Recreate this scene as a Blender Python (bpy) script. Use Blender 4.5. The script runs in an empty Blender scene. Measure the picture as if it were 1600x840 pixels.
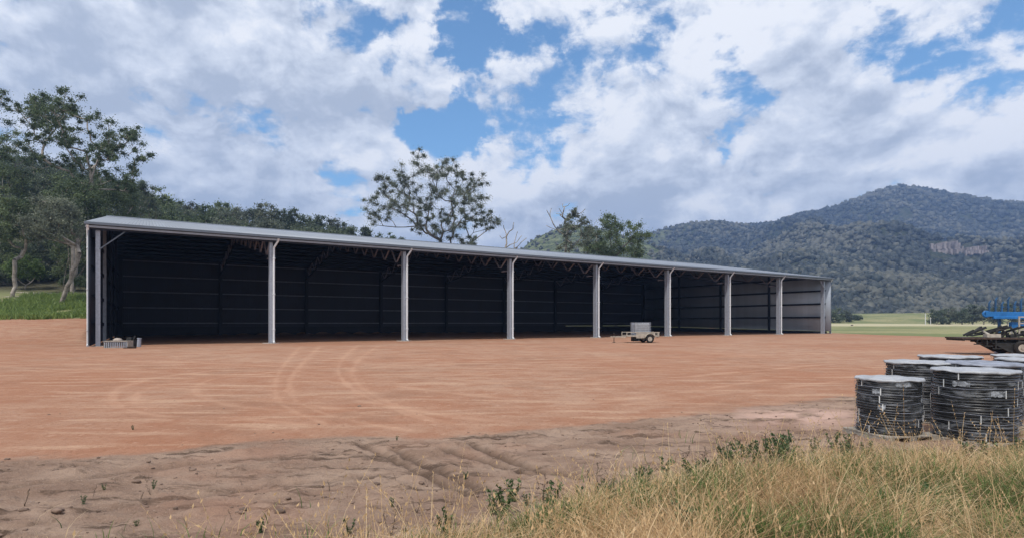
import bpy, math, random
import numpy as np

# ------------------------------------------------------------------ camera, sky, sun, exposure
S = bpy.context.scene
COL = S.collection
F = 903.6; HZ = 504.0; EYE = 1.5            # focal length in px of a 1600 px wide picture, horizon row, eye height

cam_d = bpy.data.cameras.new("camera"); cam = bpy.data.objects.new("camera", cam_d); COL.objects.link(cam)
cam.location = (0, 0, EYE); cam.rotation_euler = (math.radians(90), 0, 0)
cam_d.sensor_width = 36; cam_d.lens = 36 * F / 1600; cam_d.shift_y = (HZ - 420) / 1600
cam_d.clip_start = 0.05; cam_d.clip_end = 20000
S.camera = cam
S.view_settings.view_transform = 'Standard'; S.view_settings.look = 'None'
S.view_settings.exposure = 0.34; S.view_settings.gamma = 1; S.view_settings.use_curve_mapping = False
S.cycles.volume_bounces = 0
S.cycles.max_bounces = 6
S.cycles.diffuse_bounces = 3

SUN_EL = math.radians(58); SUN_DIR = np.array([-0.42, -0.9]); SUN_DIR = SUN_DIR / np.linalg.norm(SUN_DIR)
SUN_STRENGTH = 2.4; SKY_STRENGTH = 0.14
CLOUD_GAIN = 0.84
sd = bpy.data.lights.new("sun", 'SUN'); sun = bpy.data.objects.new("sun", sd); COL.objects.link(sun)
sd.energy = SUN_STRENGTH; sd.angle = math.radians(4); sd.color = (1.0, 0.95, 0.88)
sx, sy, sz = SUN_DIR[0] * math.cos(SUN_EL), SUN_DIR[1] * math.cos(SUN_EL), math.sin(SUN_EL)
from mathutils import Vector
sun.rotation_euler = Vector((sx, sy, sz)).to_track_quat('Z', 'Y').to_euler()


class NT:
    """small helper round a node tree"""
    def __init__(s, tree):
        s.t = tree; s.t.nodes.clear()
    def n(s, typ, **kw):
        nd = s.t.nodes.new(typ)
        for k, v in kw.items():
            if k.startswith('i_'):
                key = k[2:]
                key = int(key) if key.isdigit() else key.replace('_', ' ')
                s.put(nd.inputs[key], v)
            else:
                setattr(nd, k, v)
        return nd
    def put(s, sock, v):
        if isinstance(v, bpy.types.NodeSocket): s.t.links.new(v, sock)
        elif isinstance(v, bpy.types.Node): s.t.links.new(v.outputs[0], sock)
        else: sock.default_value = v
    def math(s, op, a, b=0.0, c=None, clamp=False):
        nd = s.t.nodes.new('ShaderNodeMath'); nd.operation = op; nd.use_clamp = clamp
        s.put(nd.inputs[0], a); s.put(nd.inputs[1], b)
        if c is not None: s.put(nd.inputs[2], c)
        return nd.outputs[0]
    def vmath(s, op, a, b=(0, 0, 0), out=0):
        nd = s.t.nodes.new('ShaderNodeVectorMath'); nd.operation = op
        s.put(nd.inputs[0], a)
        if op == 'SCALE': s.put(nd.inputs['Scale'], b)
        else: s.put(nd.inputs[1], b)
        return nd.outputs[out]
    def mix(s, fac, a, b, blend='MIX'):
        nd = s.t.nodes.new('ShaderNodeMix'); nd.data_type = 'RGBA'; nd.blend_type = blend
        s.put(nd.inputs[0], fac); s.put(nd.inputs[6], a); s.put(nd.inputs[7], b)
        return nd.outputs[2]
    def ss(s, v, lo, hi, a=0.0, b=1.0):
        nd = s.t.nodes.new('ShaderNodeMapRange'); nd.interpolation_type = 'SMOOTHSTEP'
        s.put(nd.inputs[0], v); nd.inputs[1].default_value = lo; nd.inputs[2].default_value = hi
        nd.inputs[3].default_value = a; nd.inputs[4].default_value = b
        return nd.outputs[0]
    def noise(s, vec, scale, detail=4, rough=0.55, dist=0.0, out=0):
        nd = s.t.nodes.new('ShaderNodeTexNoise')
        s.put(nd.inputs['Vector'], vec); nd.inputs['Scale'].default_value = scale
        nd.inputs['Detail'].default_value = detail; nd.inputs['Roughness'].default_value = rough
        nd.inputs['Distortion'].default_value = dist
        return nd.outputs[out]
    def sep(s, v):
        nd = s.t.nodes.new('ShaderNodeSeparateXYZ'); s.put(nd.inputs[0], v); return nd.outputs
    def comb(s, x, y, z):
        nd = s.t.nodes.new('ShaderNodeCombineXYZ'); s.put(nd.inputs[0], x); s.put(nd.inputs[1], y); s.put(nd.inputs[2], z)
        return nd.outputs[0]


def C4(*c): return (c[0], c[1], c[2], 1.0)


def make_world():
    w = bpy.data.worlds.new("World"); S.world = w; w.use_nodes = True
    k = NT(w.node_tree)
    sky = k.n('ShaderNodeTexSky', sky_type='NISHITA', sun_disc=False)
    sky.sun_elevation = SUN_EL
    sky.sun_rotation = math.atan2(SUN_DIR[0], SUN_DIR[1])
    sky.air_density = 1.0; sky.dust_density = 0.4; sky.ozone_density = 2.0
    d = k.n('ShaderNodeTexCoord').outputs['Generated']
    x, y, z = k.sep(d)
    zc = k.math('ADD', k.math('MAXIMUM', z, 0.0), 0.13)
    p = k.comb(k.math('DIVIDE', x, zc), k.math('DIVIDE', y, zc), 0.0)
    # two cloud decks: a coarse one and a torn finer one
    n1 = k.noise(k.vmath('ADD', p, (3.1, 7.7, 0.0)), 0.75, 3, 0.5, 0.25)
    n2 = k.noise(k.vmath('ADD', p, (11.0, 2.0, 4.0)), 2.6, 12, 0.62, 0.3)
    dw = k.vmath('ADD', d, k.vmath('SCALE', k.vmath('SUBTRACT', k.noise(d, 3.0, 4, 0.6, 0, 1), (.5, .5, .5)), 0.10))
    sq = k.vmath('MULTIPLY', dw, (1.0, 1.0, 1.5))
    dn = k.noise(sq, 8.0, 14, 0.60)
    dn_up = k.noise(k.vmath('ADD', sq, (-0.012, 0.0, 0.030)), 8.0, 14, 0.60)
    t1 = k.math('MULTIPLY', k.math('SUBTRACT', n1, 0.5), 0.5)
    t2 = k.math('MULTIPLY', k.math('SUBTRACT', n2, 0.5), 1.3)
    t3 = k.math('MULTIPLY', k.math('SUBTRACT', dn, 0.5), 2.6)
    dens = k.math('ADD', k.math('ADD', k.math('ADD', t1, t2), t3), 0.86)
    # openings where the blue shows, given as directions in the sky
    gaps = [(545, 8, 50, .6), (728, 30, 55, .9), (775, 85, 46, .5), (690, 205, 52, .8), (640, 210, 40, .4), (765, 150, 40, .3), (900, 50, 50, .5), (860, 85, 40, .25),
            (985, 90, 44, .35), (1015, 15, 40, .3), (1130, 160, 50, .6), (1400, 95, 42, .28), (1450, 65, 42, .32), (1565, 65, 50, .36), (1500, 120, 50, .2),
            (830, 240, 56, .4), (535, 290, 44, .45), (900, 190, 50, .2), (990, 255, 50, .15), (870, 290, 50, .2), (740, 130, 44, .3)]
    dj = k.vmath('NORMALIZE', k.vmath('ADD', d, k.vmath('SCALE', k.vmath('SUBTRACT', k.noise(d, 7.0, 8, 0.65, 0, 1), (.5, .5, .5)), 0.22)))
    tot = None
    for gx, gy, r, a in gaps:
        v = Vector(((gx - 800) / F, 1.0, (HZ - gy) / F)).normalized()
        ang = math.cos(1.5 * r / F)
        dt = k.vmath('DOT_PRODUCT', dj, tuple(v), out=1)
        b = k.ss(dt, ang, 1.0, 0.0, a)
        tot = b if tot is None else k.math('ADD', tot, b)
    dens = k.math('SUBTRACT', dens, k.math('MULTIPLY', k.math('MINIMUM', tot, 1.1), 0.80))
    cover = k.ss(dens, 0.22, 0.62)
    # grey bases and bright tops
    sh1 = k.noise(k.vmath('ADD', p, (5.2, 1.7, 9.0)), 0.85, 6, 0.55, 0.4)
    sh2 = k.noise(k.vmath('ADD', k.vmath('MULTIPLY', d, (1.0, 1.0, 1.7)), (0.0, 0.0, 0.03)), 6.0, 10, 0.62, 0.6)
    sh = k.math('ADD', k.math('MULTIPLY', sh1, 0.55), k.math('MULTIPLY', sh2, 0.55))
    # heavy grey bank on the left of the view, bright cloud right
    gl = Vector(((330 - 800) / F, 1.0, (HZ - 190) / F)).normalized()
    bank = k.ss(k.vmath('DOT_PRODUCT', dj, tuple(gl), out=1), math.cos(0.42), 1.0, 0.0, 0.11)
    gr = Vector(((985 - 800) / F, 1.0, (HZ - 315) / F)).normalized()
    bank2 = k.ss(k.vmath('DOT_PRODUCT', dj, tuple(gr), out=1), math.cos(0.09), 1.0, 0.0, 0.10)
    sh = k.math('SUBTRACT', k.math('SUBTRACT', sh, bank), bank2)
    relief = k.math('SUBTRACT', dn, dn_up)
    sh = k.math('ADD', sh, k.math('MULTIPLY', relief, 1.0))
    sh = k.math('SUBTRACT', sh, k.ss(dens, 0.7, 1.25, 0.0, 0.06))
    lit = k.ss(sh, 0.31, 0.56)
    cc = k.mix(lit, C4(0.47, 0.53, 0.64), C4(0.78, 0.83, 0.92))
    cc = k.mix(k.ss(sh, 0.50, 0.63), cc, C4(0.97, 0.985, 1.02))
    bg1 = k.n('ShaderNodeBackground', i_Color=k.mix(1.0, sky.outputs[0], C4(0.64, 0.90, 1.0), 'MULTIPLY'), i_Strength=SKY_STRENGTH)
    bg2 = k.n('ShaderNodeBackground', i_Color=cc, i_Strength=CLOUD_GAIN)
    m = k.n('ShaderNodeMixShader'); k.put(m.inputs[0], k.math('MULTIPLY', cover, 0.97)); k.put(m.inputs[1], bg1); k.put(m.inputs[2], bg2)
    o = k.n('ShaderNodeOutputWorld'); k.put(o.inputs[0], m)
    w.cycles.sampling_method = 'MANUAL'; w.cycles.sample_map_resolution = 512
make_world()


# ------------------------------------------------------------------ helpers
rng = np.random.default_rng(7)
random.seed(7)


def tag(o, label=None, cat=None, group=None, kind=None):
    if label: o["label"] = label
    if cat: o["category"] = cat
    if group: o["group"] = group
    if kind: o["kind"] = kind
    return o


def empty(name, loc=(0, 0, 0), rz=0.0, parent=None):
    o = bpy.data.objects.new(name, None); COL.objects.link(o); o.location = loc; o.rotation_euler = (0, 0, rz)
    o.empty_display_size = 0.2
    if parent: o.parent = parent
    return o


def mesh_obj(name, v, f, mat, parent=None, smooth=False, attrs=None):
    """v (n,3) array, f (m,3|4) array or list of such arrays"""
    me = bpy.data.meshes.new(name)
    v = np.asarray(v, dtype=np.float32)
    fs = f if isinstance(f, list) else [f]
    fs = [np.asarray(a, dtype=np.int32) for a in fs if len(a)]
    me.vertices.add(len(v)); me.vertices.foreach_set('co', v.ravel())
    nl = sum(a.size for a in fs); npoly = sum(len(a) for a in fs)
    me.loops.add(nl); me.polygons.add(npoly)
    me.loops.foreach_set('vertex_index', np.concatenate([a.ravel() for a in fs]))
    tot = np.concatenate([np.full(len(a), a.shape[1], dtype=np.int32) for a in fs])
    st = np.concatenate([[0], np.cumsum(tot)[:-1]]).astype(np.int32)
    me.polygons.foreach_set('loop_start', st); me.polygons.foreach_set('loop_total', tot)
    if smooth: me.polygons.foreach_set('use_smooth', np.ones(npoly, dtype=bool))
    if attrs:
        for k, a in attrs.items():
            at = me.attributes.new(k, 'FLOAT', 'POINT'); at.data.foreach_set('value', np.asarray(a, dtype=np.float32))
    me.update(); me.validate()
    if mat: me.materials.append(mat)
    o = bpy.data.objects.new(name, me); COL.objects.link(o)
    if parent: o.parent = parent
    return o


class MB:
    """collects boxes, beams and tubes; build() links them as one mesh object"""
    def __init__(s): s.v = []; s.q = []; s.t = []; s.ng = []
    def add(s, vs, quads=(), tris=(), ng=()):
        b = len(s.v); s.v += [tuple(p) for p in vs]
        s.q += [tuple(i + b for i in q) for q in quads]; s.t += [tuple(i + b for i in q) for q in tris]
        s.ng += [tuple(i + b for i in q) for q in ng]
    def box(s, a, b):
        x0, y0, z0 = a; x1, y1, z1 = b
        vs = [(x0, y0, z0), (x1, y0, z0), (x1, y1, z0), (x0, y1, z0), (x0, y0, z1), (x1, y0, z1), (x1, y1, z1), (x0, y1, z1)]
        s.add(vs, [(0, 3, 2, 1), (4, 5, 6, 7), (0, 1, 5, 4), (1, 2, 6, 5), (2, 3, 7, 6), (3, 0, 4, 7)])
    def beam(s, p, q, w, h, up=(0, 0, 1)):
        p = Vector(p); q = Vector(q); d = (q - p).normalized(); u = Vector(up)
        if abs(d.dot(u)) > 0.98: u = Vector((0, 1, 0))
        a = d.cross(u).normalized(); b = a.cross(d).normalized()
        vs = []
        for c in (p, q):
            for i, j in ((-1, -1), (1, -1), (1, 1), (-1, 1)): vs.append(c + a * (i * w / 2) + b * (j * h / 2))
        s.add(vs, [(0, 1, 2, 3), (7, 6, 5, 4), (0, 4, 5, 1), (1, 5, 6, 2), (2, 6, 7, 3), (3, 7, 4, 0)])
    def tube(s, p, q, r1, r2=None, n=8, cap=True):
        if r2 is None: r2 = r1
        p = Vector(p); q = Vector(q); d = (q - p).normalized()
        u = Vector((0, 0, 1)) if abs(d.z) < 0.9 else Vector((1, 0, 0))
        a = d.cross(u).normalized(); b = d.cross(a)
        vs = []
        for c, r in ((p, r1), (q, r2)):
            for i in range(n):
                t = 2 * math.pi * i / n; vs.append(c + a * (r * math.cos(t)) + b * (r * math.sin(t)))
        s.add(vs, [(i, (i + 1) % n, n + (i + 1) % n, n + i) for i in range(n)], (),
              [tuple(range(n))[::-1], tuple(range(n, 2 * n))] if cap else ())
    def path(s, pts, r, n=8):
        for a, b in zip(pts[:-1], pts[1:]): s.tube(a, b, r, r, n)
    def ring(s, c, R, r, axis=2, n=36, m=8, sz=1.0, jit=0.0):
        """torus, axis = index of its axis"""
        vs = []; b = []
        for i in range(n):
            t = 2 * math.pi * i / n; dz = jit * math.sin(t * 2 + R * 90); Rr = R + jit * math.sin(t * 3 + R * 40)
            for j in range(m):
                u = 2 * math.pi * j / m
                rad = Rr + r * math.cos(u); h = r * sz * math.sin(u) + dz
                q = [0, 0, 0]; ax = [0, 1, 2]; ax.remove(axis)
                q[ax[0]] = rad * math.cos(t); q[ax[1]] = rad * math.sin(t); q[axis] = h
                vs.append((q[0] + c[0], q[1] + c[1], q[2] + c[2]))
        for i in range(n):
            for j in range(m):
                b.append((i * m + j, ((i + 1) % n) * m + j, ((i + 1) % n) * m + (j + 1) % m, i * m + (j + 1) % m))
        s.add(vs, b)
    def build(s, name, mat, parent=None, smooth=False, loc=None):
        me = bpy.data.meshes.new(name); me.from_pydata(s.v, [], s.q + s.t + s.ng); me.update()
        if mat: me.materials.append(mat)
        if smooth:
            for p in me.polygons: p.use_smooth = len(p.vertices) <= 4
        o = bpy.data.objects.new(name, me); COL.objects.link(o)
        if parent: o.parent = parent
        if loc: o.location = loc
        return o


def bevel(o, w=0.01, seg=2):
    m = o.modifiers.new('bevel', 'BEVEL'); m.width = w; m.segments = seg; m.limit_method = 'ANGLE'
    return o


def hash2(ix, iy, seed):
    h = (ix.astype(np.int64) * 374761393 + iy.astype(np.int64) * 668265263 + seed * 974634777) & 0xffffffff
    h = ((h ^ (h >> 13)) * 1274126177) & 0xffffffff
    return ((h ^ (h >> 16)) & 0xffff) / 65535.0


def vnoise(x, y, seed=0):
    ix = np.floor(x); iy = np.floor(y); fx = x - ix; fy = y - iy
    fx = fx * fx * (3 - 2 * fx); fy = fy * fy * (3 - 2 * fy)
    a = hash2(ix, iy, seed); b = hash2(ix + 1, iy, seed); c = hash2(ix, iy + 1, seed); d = hash2(ix + 1, iy + 1, seed)
    return (a * (1 - fx) + b * fx) * (1 - fy) + (c * (1 - fx) + d * fx) * fy


def fbm(x, y, octv=4, seed=0, ridged=False):
    t = 0; a = 1.0; n = 0
    for o in range(octv):
        v = vnoise(x * 2 ** o + 17.3 * o, y * 2 ** o - 9.1 * o, seed + o)
        if ridged: v = 1 - abs(2 * v - 1)
        t = t + a * v; n += a; a *= 0.5
    return t / n


def sst(a, b, x):
    t = np.clip((x - a) / (b - a), 0, 1); return t * t * (3 - 2 * t)


def G(px, py):
    """ground point seen at a photo pixel (flat ground)"""
    Y = F * EYE / (py - HZ); return (px - 800) / F * Y, Y


def A(px, py, Y):
    return np.array([(px - 800) / F * Y, Y, EYE + (HZ - py) / F * Y])


def pbr(name, col, rough=0.8, metal=0.0, var=0.12, vscale=3.0, bump=0.0, bscale=40.0, col2=None, spec=0.3, coords='Object'):
    m = bpy.data.materials.new(name); m.use_nodes = True; k = NT(m.node_tree)
    tc = k.n('ShaderNodeTexCoord').outputs[coords]
    n = k.noise(tc, vscale, 6, 0.6)
    c2 = col2 or tuple(c * (1 - 2.2 * var) for c in col)
    c = k.mix(k.ss(n, 0.3, 0.7), C4(*col), C4(*c2))
    b = k.n('ShaderNodeBsdfPrincipled', i_Base_Color=c, i_Roughness=rough, i_Metallic=metal)
    b.inputs['Specular IOR Level'].default_value = spec
    if bump:
        bn = k.n('ShaderNodeBump'); k.put(bn.inputs['Height'], k.noise(tc, bscale, 4)); bn.inputs['Strength'].default_value = bump
        bn.inputs['Distance'].default_value = 0.02
        k.put(b.inputs['Normal'], bn.outputs[0])
    o = k.n('ShaderNodeOutputMaterial'); k.put(o.inputs[0], b)
    return m


def sheet_mat(name, col, axis=0, period=0.25, rough=0.45, metal=0.3, var=0.06, bump=0.6):
    """profiled steel sheet: ribs across one object axis, faint weathering"""
    m = bpy.data.materials.new(name); m.use_nodes = True; k = NT(m.node_tree)
    tc = k.n('ShaderNodeTexCoord').outputs['Object']
    xyz = k.sep(tc)
    s = k.math('SINE', k.math('MULTIPLY', xyz[axis], 2 * math.pi / period))
    s = k.ss(s, 0.2, 0.8)
    # each sheet a shade apart from the next
    idx = k.math('FLOOR', k.math('DIVIDE', xyz[axis], 0.762))
    wn = k.n('ShaderNodeTexWhiteNoise', noise_dimensions='1D'); k.put(wn.inputs['W'], idx)
    n = k.noise(k.vmath('MULTIPLY', tc, (1, 0.15, 0.6)), 1.4, 6, 0.6)
    f = k.math('ADD', k.math('MULTIPLY', wn.outputs[0], 0.4), k.math('MULTIPLY', n, 0.6))
    c = k.mix(f, C4(*[v * (1 + var) for v in col]), C4(*[v * (1 - 2.5 * var) for v in col]))
    b = k.n('ShaderNodeBsdfPrincipled', i_Base_Color=c, i_Roughness=rough, i_Metallic=metal)
    bn = k.n('ShaderNodeBump'); k.put(bn.inputs['Height'], s); bn.inputs['Strength'].default_value = bump; bn.inputs['Distance'].default_value = 0.03
    k.put(b.inputs['Normal'], bn.outputs[0])
    o = k.n('ShaderNodeOutputMaterial'); k.put(o.inputs[0], b)
    return m


def leaf_mat(name, dark, mid, light, trans=0.35):
    m = bpy.data.materials.new(name); m.use_nodes = True; k = NT(m.node_tree)
    at = k.n('ShaderNodeAttribute', attribute_name='tint').outputs['Fac']
    oi = k.n('ShaderNodeObjectInfo').outputs['Random']
    v = k.math('ADD', at, k.math('MULTIPLY', k.math('SUBTRACT', oi, 0.5), 0.35))
    c = k.mix(k.ss(v, 0.0, 0.5), C4(*dark), C4(*mid)); c = k.mix(k.ss(v, 0.5, 1.0), c, C4(*light))
    b = k.n('ShaderNodeBsdfPrincipled', i_Base_Color=c, i_Roughness=0.55)
    b.inputs['Specular IOR Level'].default_value = 0.35
    t = k.n('ShaderNodeBsdfTranslucent', i_Color=c)
    mx = k.n('ShaderNodeMixShader'); mx.inputs[0].default_value = trans; k.put(mx.inputs[1], b); k.put(mx.inputs[2], t)
    o = k.n('ShaderNodeOutputMaterial'); k.put(o.inputs[0], mx)
    return m


# ------------------------------------------------------------------ shed frame of reference
TH = 0.561; CT, ST = math.cos(TH), math.sin(TH)
SX0, SY0 = -26.5, 37.0; BAY = 10.386; SL = BAY * 8; SD = 35.66
def shed_local(X, Y):
    dx = X - SX0; dy = Y - SY0
    return dx * CT + dy * ST, -dx * ST + dy * CT


# ------------------------------------------------------------------ terrain
HILLX = np.array([-2500, -400, 0, 130, 250, 400, 600, 800, 1000, 4000.])
HILLA = np.array([62, 60, 52, 44, 31, 22, 10, 3, 1, 1.])
def gz(X, Y, fine=True):
    X = np.asarray(X, float); Y = np.asarray(Y, float)
    lx, ly = shed_local(X, Y)
    ox = np.maximum(np.maximum(-0.6 - lx, lx - SL - 1.6), 0); oy = np.maximum(np.maximum(-ly, ly - SD), 0)
    dist = np.hypot(ox, oy)
    mask = sst(0.0, 1.3, dist)
    px = 800 + F * X / np.maximum(Y, 20)
    a = np.interp(px, HILLX, HILLA)
    left = sst(178, 142, px)
    bank = (2.0 * sst(40, 60, Y) + 2.3 * sst(58, 78, Y)) * np.maximum(left, sst(70, 95, Y) * sst(700, 300, px))
    hill = a * sst(62, 230, Y) * sst(1400, 500, np.hypot(X, Y))
    z = mask * (bank + hill)
    right = sst(1180, 1300, px)
    z = z + right * (4.6 * sst(225, 330, Y) + fbm(X / 30, Y / 30, 3, 5) * 2.0 * sst(215, 260, Y))
    far = sst(0, 14, Y)
    if fine:
        inside = (lx > -1) & (lx < SL + 1) & (ly > -0.5) & (ly < SD + 1)
        near = sst(60, 20, Y)
        soil = soil_mask(X, Y)
        z = z + near * sst(.5, 1, soil) * ((fbm(X * 1.1, Y * 2.6, 4, 11) - 0.5) * 0.045 + (fbm(X * 8, Y * 14, 3, 21) - 0.5) * 0.06 + sst(.62, .8, fbm(X * 3.2, Y * 7.2, 4, 25)) * .035)
        z = z + near * (1 - soil) * ((fbm(X * .5, Y * .9, 3, 31) - 0.5) * 0.05) * (~inside)
        z = z - rut(X, Y) * 0.06 * soil
        z = z + (fbm(X * .12, Y * .12, 3, 44) - .5) * .9 * sst(9, 22, -lx) * sst(44, 52, Y) * left
    return z


EDGE = [G(*p) for p in [(-500, 745), (0, 722), (150, 712), (300, 700), (450, 690), (620, 681), (760, 680), (900, 668), (1050, 650), (1200, 634), (1340, 618), (1600, 596), (1900, 580)]]
EX = np.array([-60.] + [e[0] for e in EDGE] + [60.]); EY = np.array([1.] + [e[1] for e in EDGE] + [30.])
def soil_mask(X, Y):
    e = np.interp(X, EX, EY) + (fbm(X * .9, Y * .9, 4, 3) - .5) * 1.1 + (fbm(X * 4, Y * 4, 3, 8) - .5) * .25
    return sst(0.45, -0.35, Y - e)


def seg_dist(X, Y, pts):
    d = np.full(X.shape, 1e9)
    for (x0, y0), (x1, y1) in zip(pts[:-1], pts[1:]):
        vx, vy = x1 - x0, y1 - y0; t = np.clip(((X - x0) * vx + (Y - y0) * vy) / (vx * vx + vy * vy), 0, 1)
        d = np.minimum(d, np.hypot(X - x0 - t * vx, Y - y0 - t * vy))
    return d


RUTS = [[(565, 693), (620, 718), (680, 748), (735, 768)], [(615, 700), (660, 722), (700, 742), (755, 760)],
        [(735, 692), (800, 718), (850, 735), (900, 742)], [(690, 700), (770, 722), (830, 738)],
        [(-60, 770), (200, 735), (400, 715), (520, 705)], [(-60, 835), (180, 790), (420, 758), (600, 742)]]
def rut(X, Y):
    r = np.zeros(X.shape)
    for i, pl in enumerate(RUTS):
        pts = [G(*p) for p in pl]
        d = seg_dist(X, Y, pts) + (fbm(X * 3, Y * 3, 3, 60 + i) - .5) * .10
        r = np.maximum(r, (1.0 if i < 4 else 0.45) * np.exp(-(d / 0.06) ** 2))
    return r


def smooth_px(pl, n=8):
    pts = [np.array(p, float) for p in pl]; out = []
    P = [2 * pts[0] - pts[1]] + pts + [2 * pts[-1] - pts[-2]]
    for i in range(1, len(P) - 2):
        for t in np.linspace(0, 1, n, endpoint=False):
            a, b, c, d = P[i - 1:i + 3]
            out.append(.5 * ((2 * b) + (-a + c) * t + (2 * a - 5 * b + 4 * c - d) * t * t + (-a + 3 * b - 3 * c + d) * t ** 3))
    out.append(pts[-1]); return out


TRACKS = [  # turning marks left by vehicles on the pad
    [(560, 538), (535, 560), (530, 585), (560, 612), (620, 640), (680, 660)],
    [(590, 540), (560, 562), (552, 590), (590, 620), (660, 650), (740, 668)],
    [(500, 540), (470, 570), (452, 600), (470, 630), (540, 655), (640, 672)],
    [(470, 540), (440, 575), (430, 605), (446, 636), (510, 662)],
    [(330, 578), (230, 592), (178, 612), (190, 636), (260, 650), (340, 652), (480, 662)],
    [(330, 590), (245, 602), (210, 620), (230, 638), (320, 645)],
    [(430, 580), (340, 590), (305, 606), (330, 625), (420, 640), (520, 640)],
    [(620, 602), (700, 612), (800, 622)], [(690, 588), (800, 600), (960, 606)], [(100, 560), (300, 566), (520, 572), (800, 566), (1000, 560)],
    [(60, 575), (300, 583), (560, 590), (760, 582)], [(980, 630), (1100, 618), (1220, 606), (1380, 585)], [(640, 640), (840, 634), (1020, 618), (1200, 592)],
    [(380, 620), (480, 632), (600, 650)], [(560, 625), (700, 650), (800, 660)], [(840, 560), (1100, 556), (1400, 548)], [(900, 600), (1100, 585), (1300, 568)]]
def tracks(X, Y):
    r = np.zeros(X.shape); sel = (Y > 6) & (Y < 45) & (np.abs(X) < 40)
    Xs, Ys = X[sel], Y[sel]; rr = np.zeros(Xs.shape)
    for i, pl in enumerate(TRACKS):
        pts = [G(*p) for p in smooth_px(pl, 5)]
        d = seg_dist(Xs, Ys, pts) + (fbm(Xs * 1.2, Ys * 1.2, 3, 80 + i) - .5) * .25
        w = 0.085 + .004 * Ys
        rr = np.maximum(rr, np.exp(-(d / w) ** 2) * (0.15 + 0.95 * fbm(Xs * .7, Ys * 1.2, 3, 90 + i)) * (.72 + .28 * np.cos(d / w * 4.5)))
        rr = rr - 0.35 * np.exp(-((d - 2.1 * w) / (w * .6)) ** 2) * (rr < .25)
    r[sel] = rr; return r


def make_ground():
    v = np.concatenate([np.arange(math.log(4.0), math.log(70), .0052), np.arange(math.log(70), math.log(5200), .016)])
    Yr = np.exp(v) - 6.0
    u = np.concatenate([np.linspace(-2.6, -1.0, 60, endpoint=False), np.linspace(-1.0, 1.0, 900, endpoint=False), np.linspace(1.0, 2.6, 61)])
    U, YY = np.meshgrid(u, Yr); X = U * (YY + 6.5); Y = YY
    Z = gz(X, Y)
    ny, nx = X.shape
    idx = np.arange(ny * nx).reshape(ny, nx)
    q = np.stack([idx[:-1, :-1], idx[:-1, 1:], idx[1:, 1:], idx[1:, :-1]], -1).reshape(-1, 4)
    lx, ly = shed_local(X, Y)
    soil = soil_mask(X, Y)
    px = 800 + F * X / np.maximum(Y, 5)
    wob = (fbm(X / 6, Y / 6, 4, 71) - .5) * 7
    field = np.maximum(np.maximum(sst(45.5, 47.5, X + wob * .35 + (Y - 60) * 0.02), sst(3, 8, ly - SD + wob)), sst(57, 61, Y + wob * .6) * sst(180, 150, px))
    field = np.maximum(field, sst(70, 90, Y) * sst(-2, -4, lx))
    clay = np.exp(-((px - 1250) / 110) ** 2 - ((Y - G(0, 650)[1]) / 0.9) ** 2) * 1.2 * sst(.35, .6, fbm(X * 1.5, Y * 3, 4, 14))
    return mesh_obj('ground', np.stack([X, Y, Z], -1).reshape(-1, 3), q, ground_mat(), smooth=True,
                    attrs={'soil': soil.ravel(), 'field': field.ravel(), 'track': tracks(X, Y).ravel(), 'rut': rut(X, Y).ravel(), 'clay': clay.ravel(), 'wood': (sst(74, 84, Y + wob * .5) * sst(760, 640, px)).ravel()})


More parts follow.
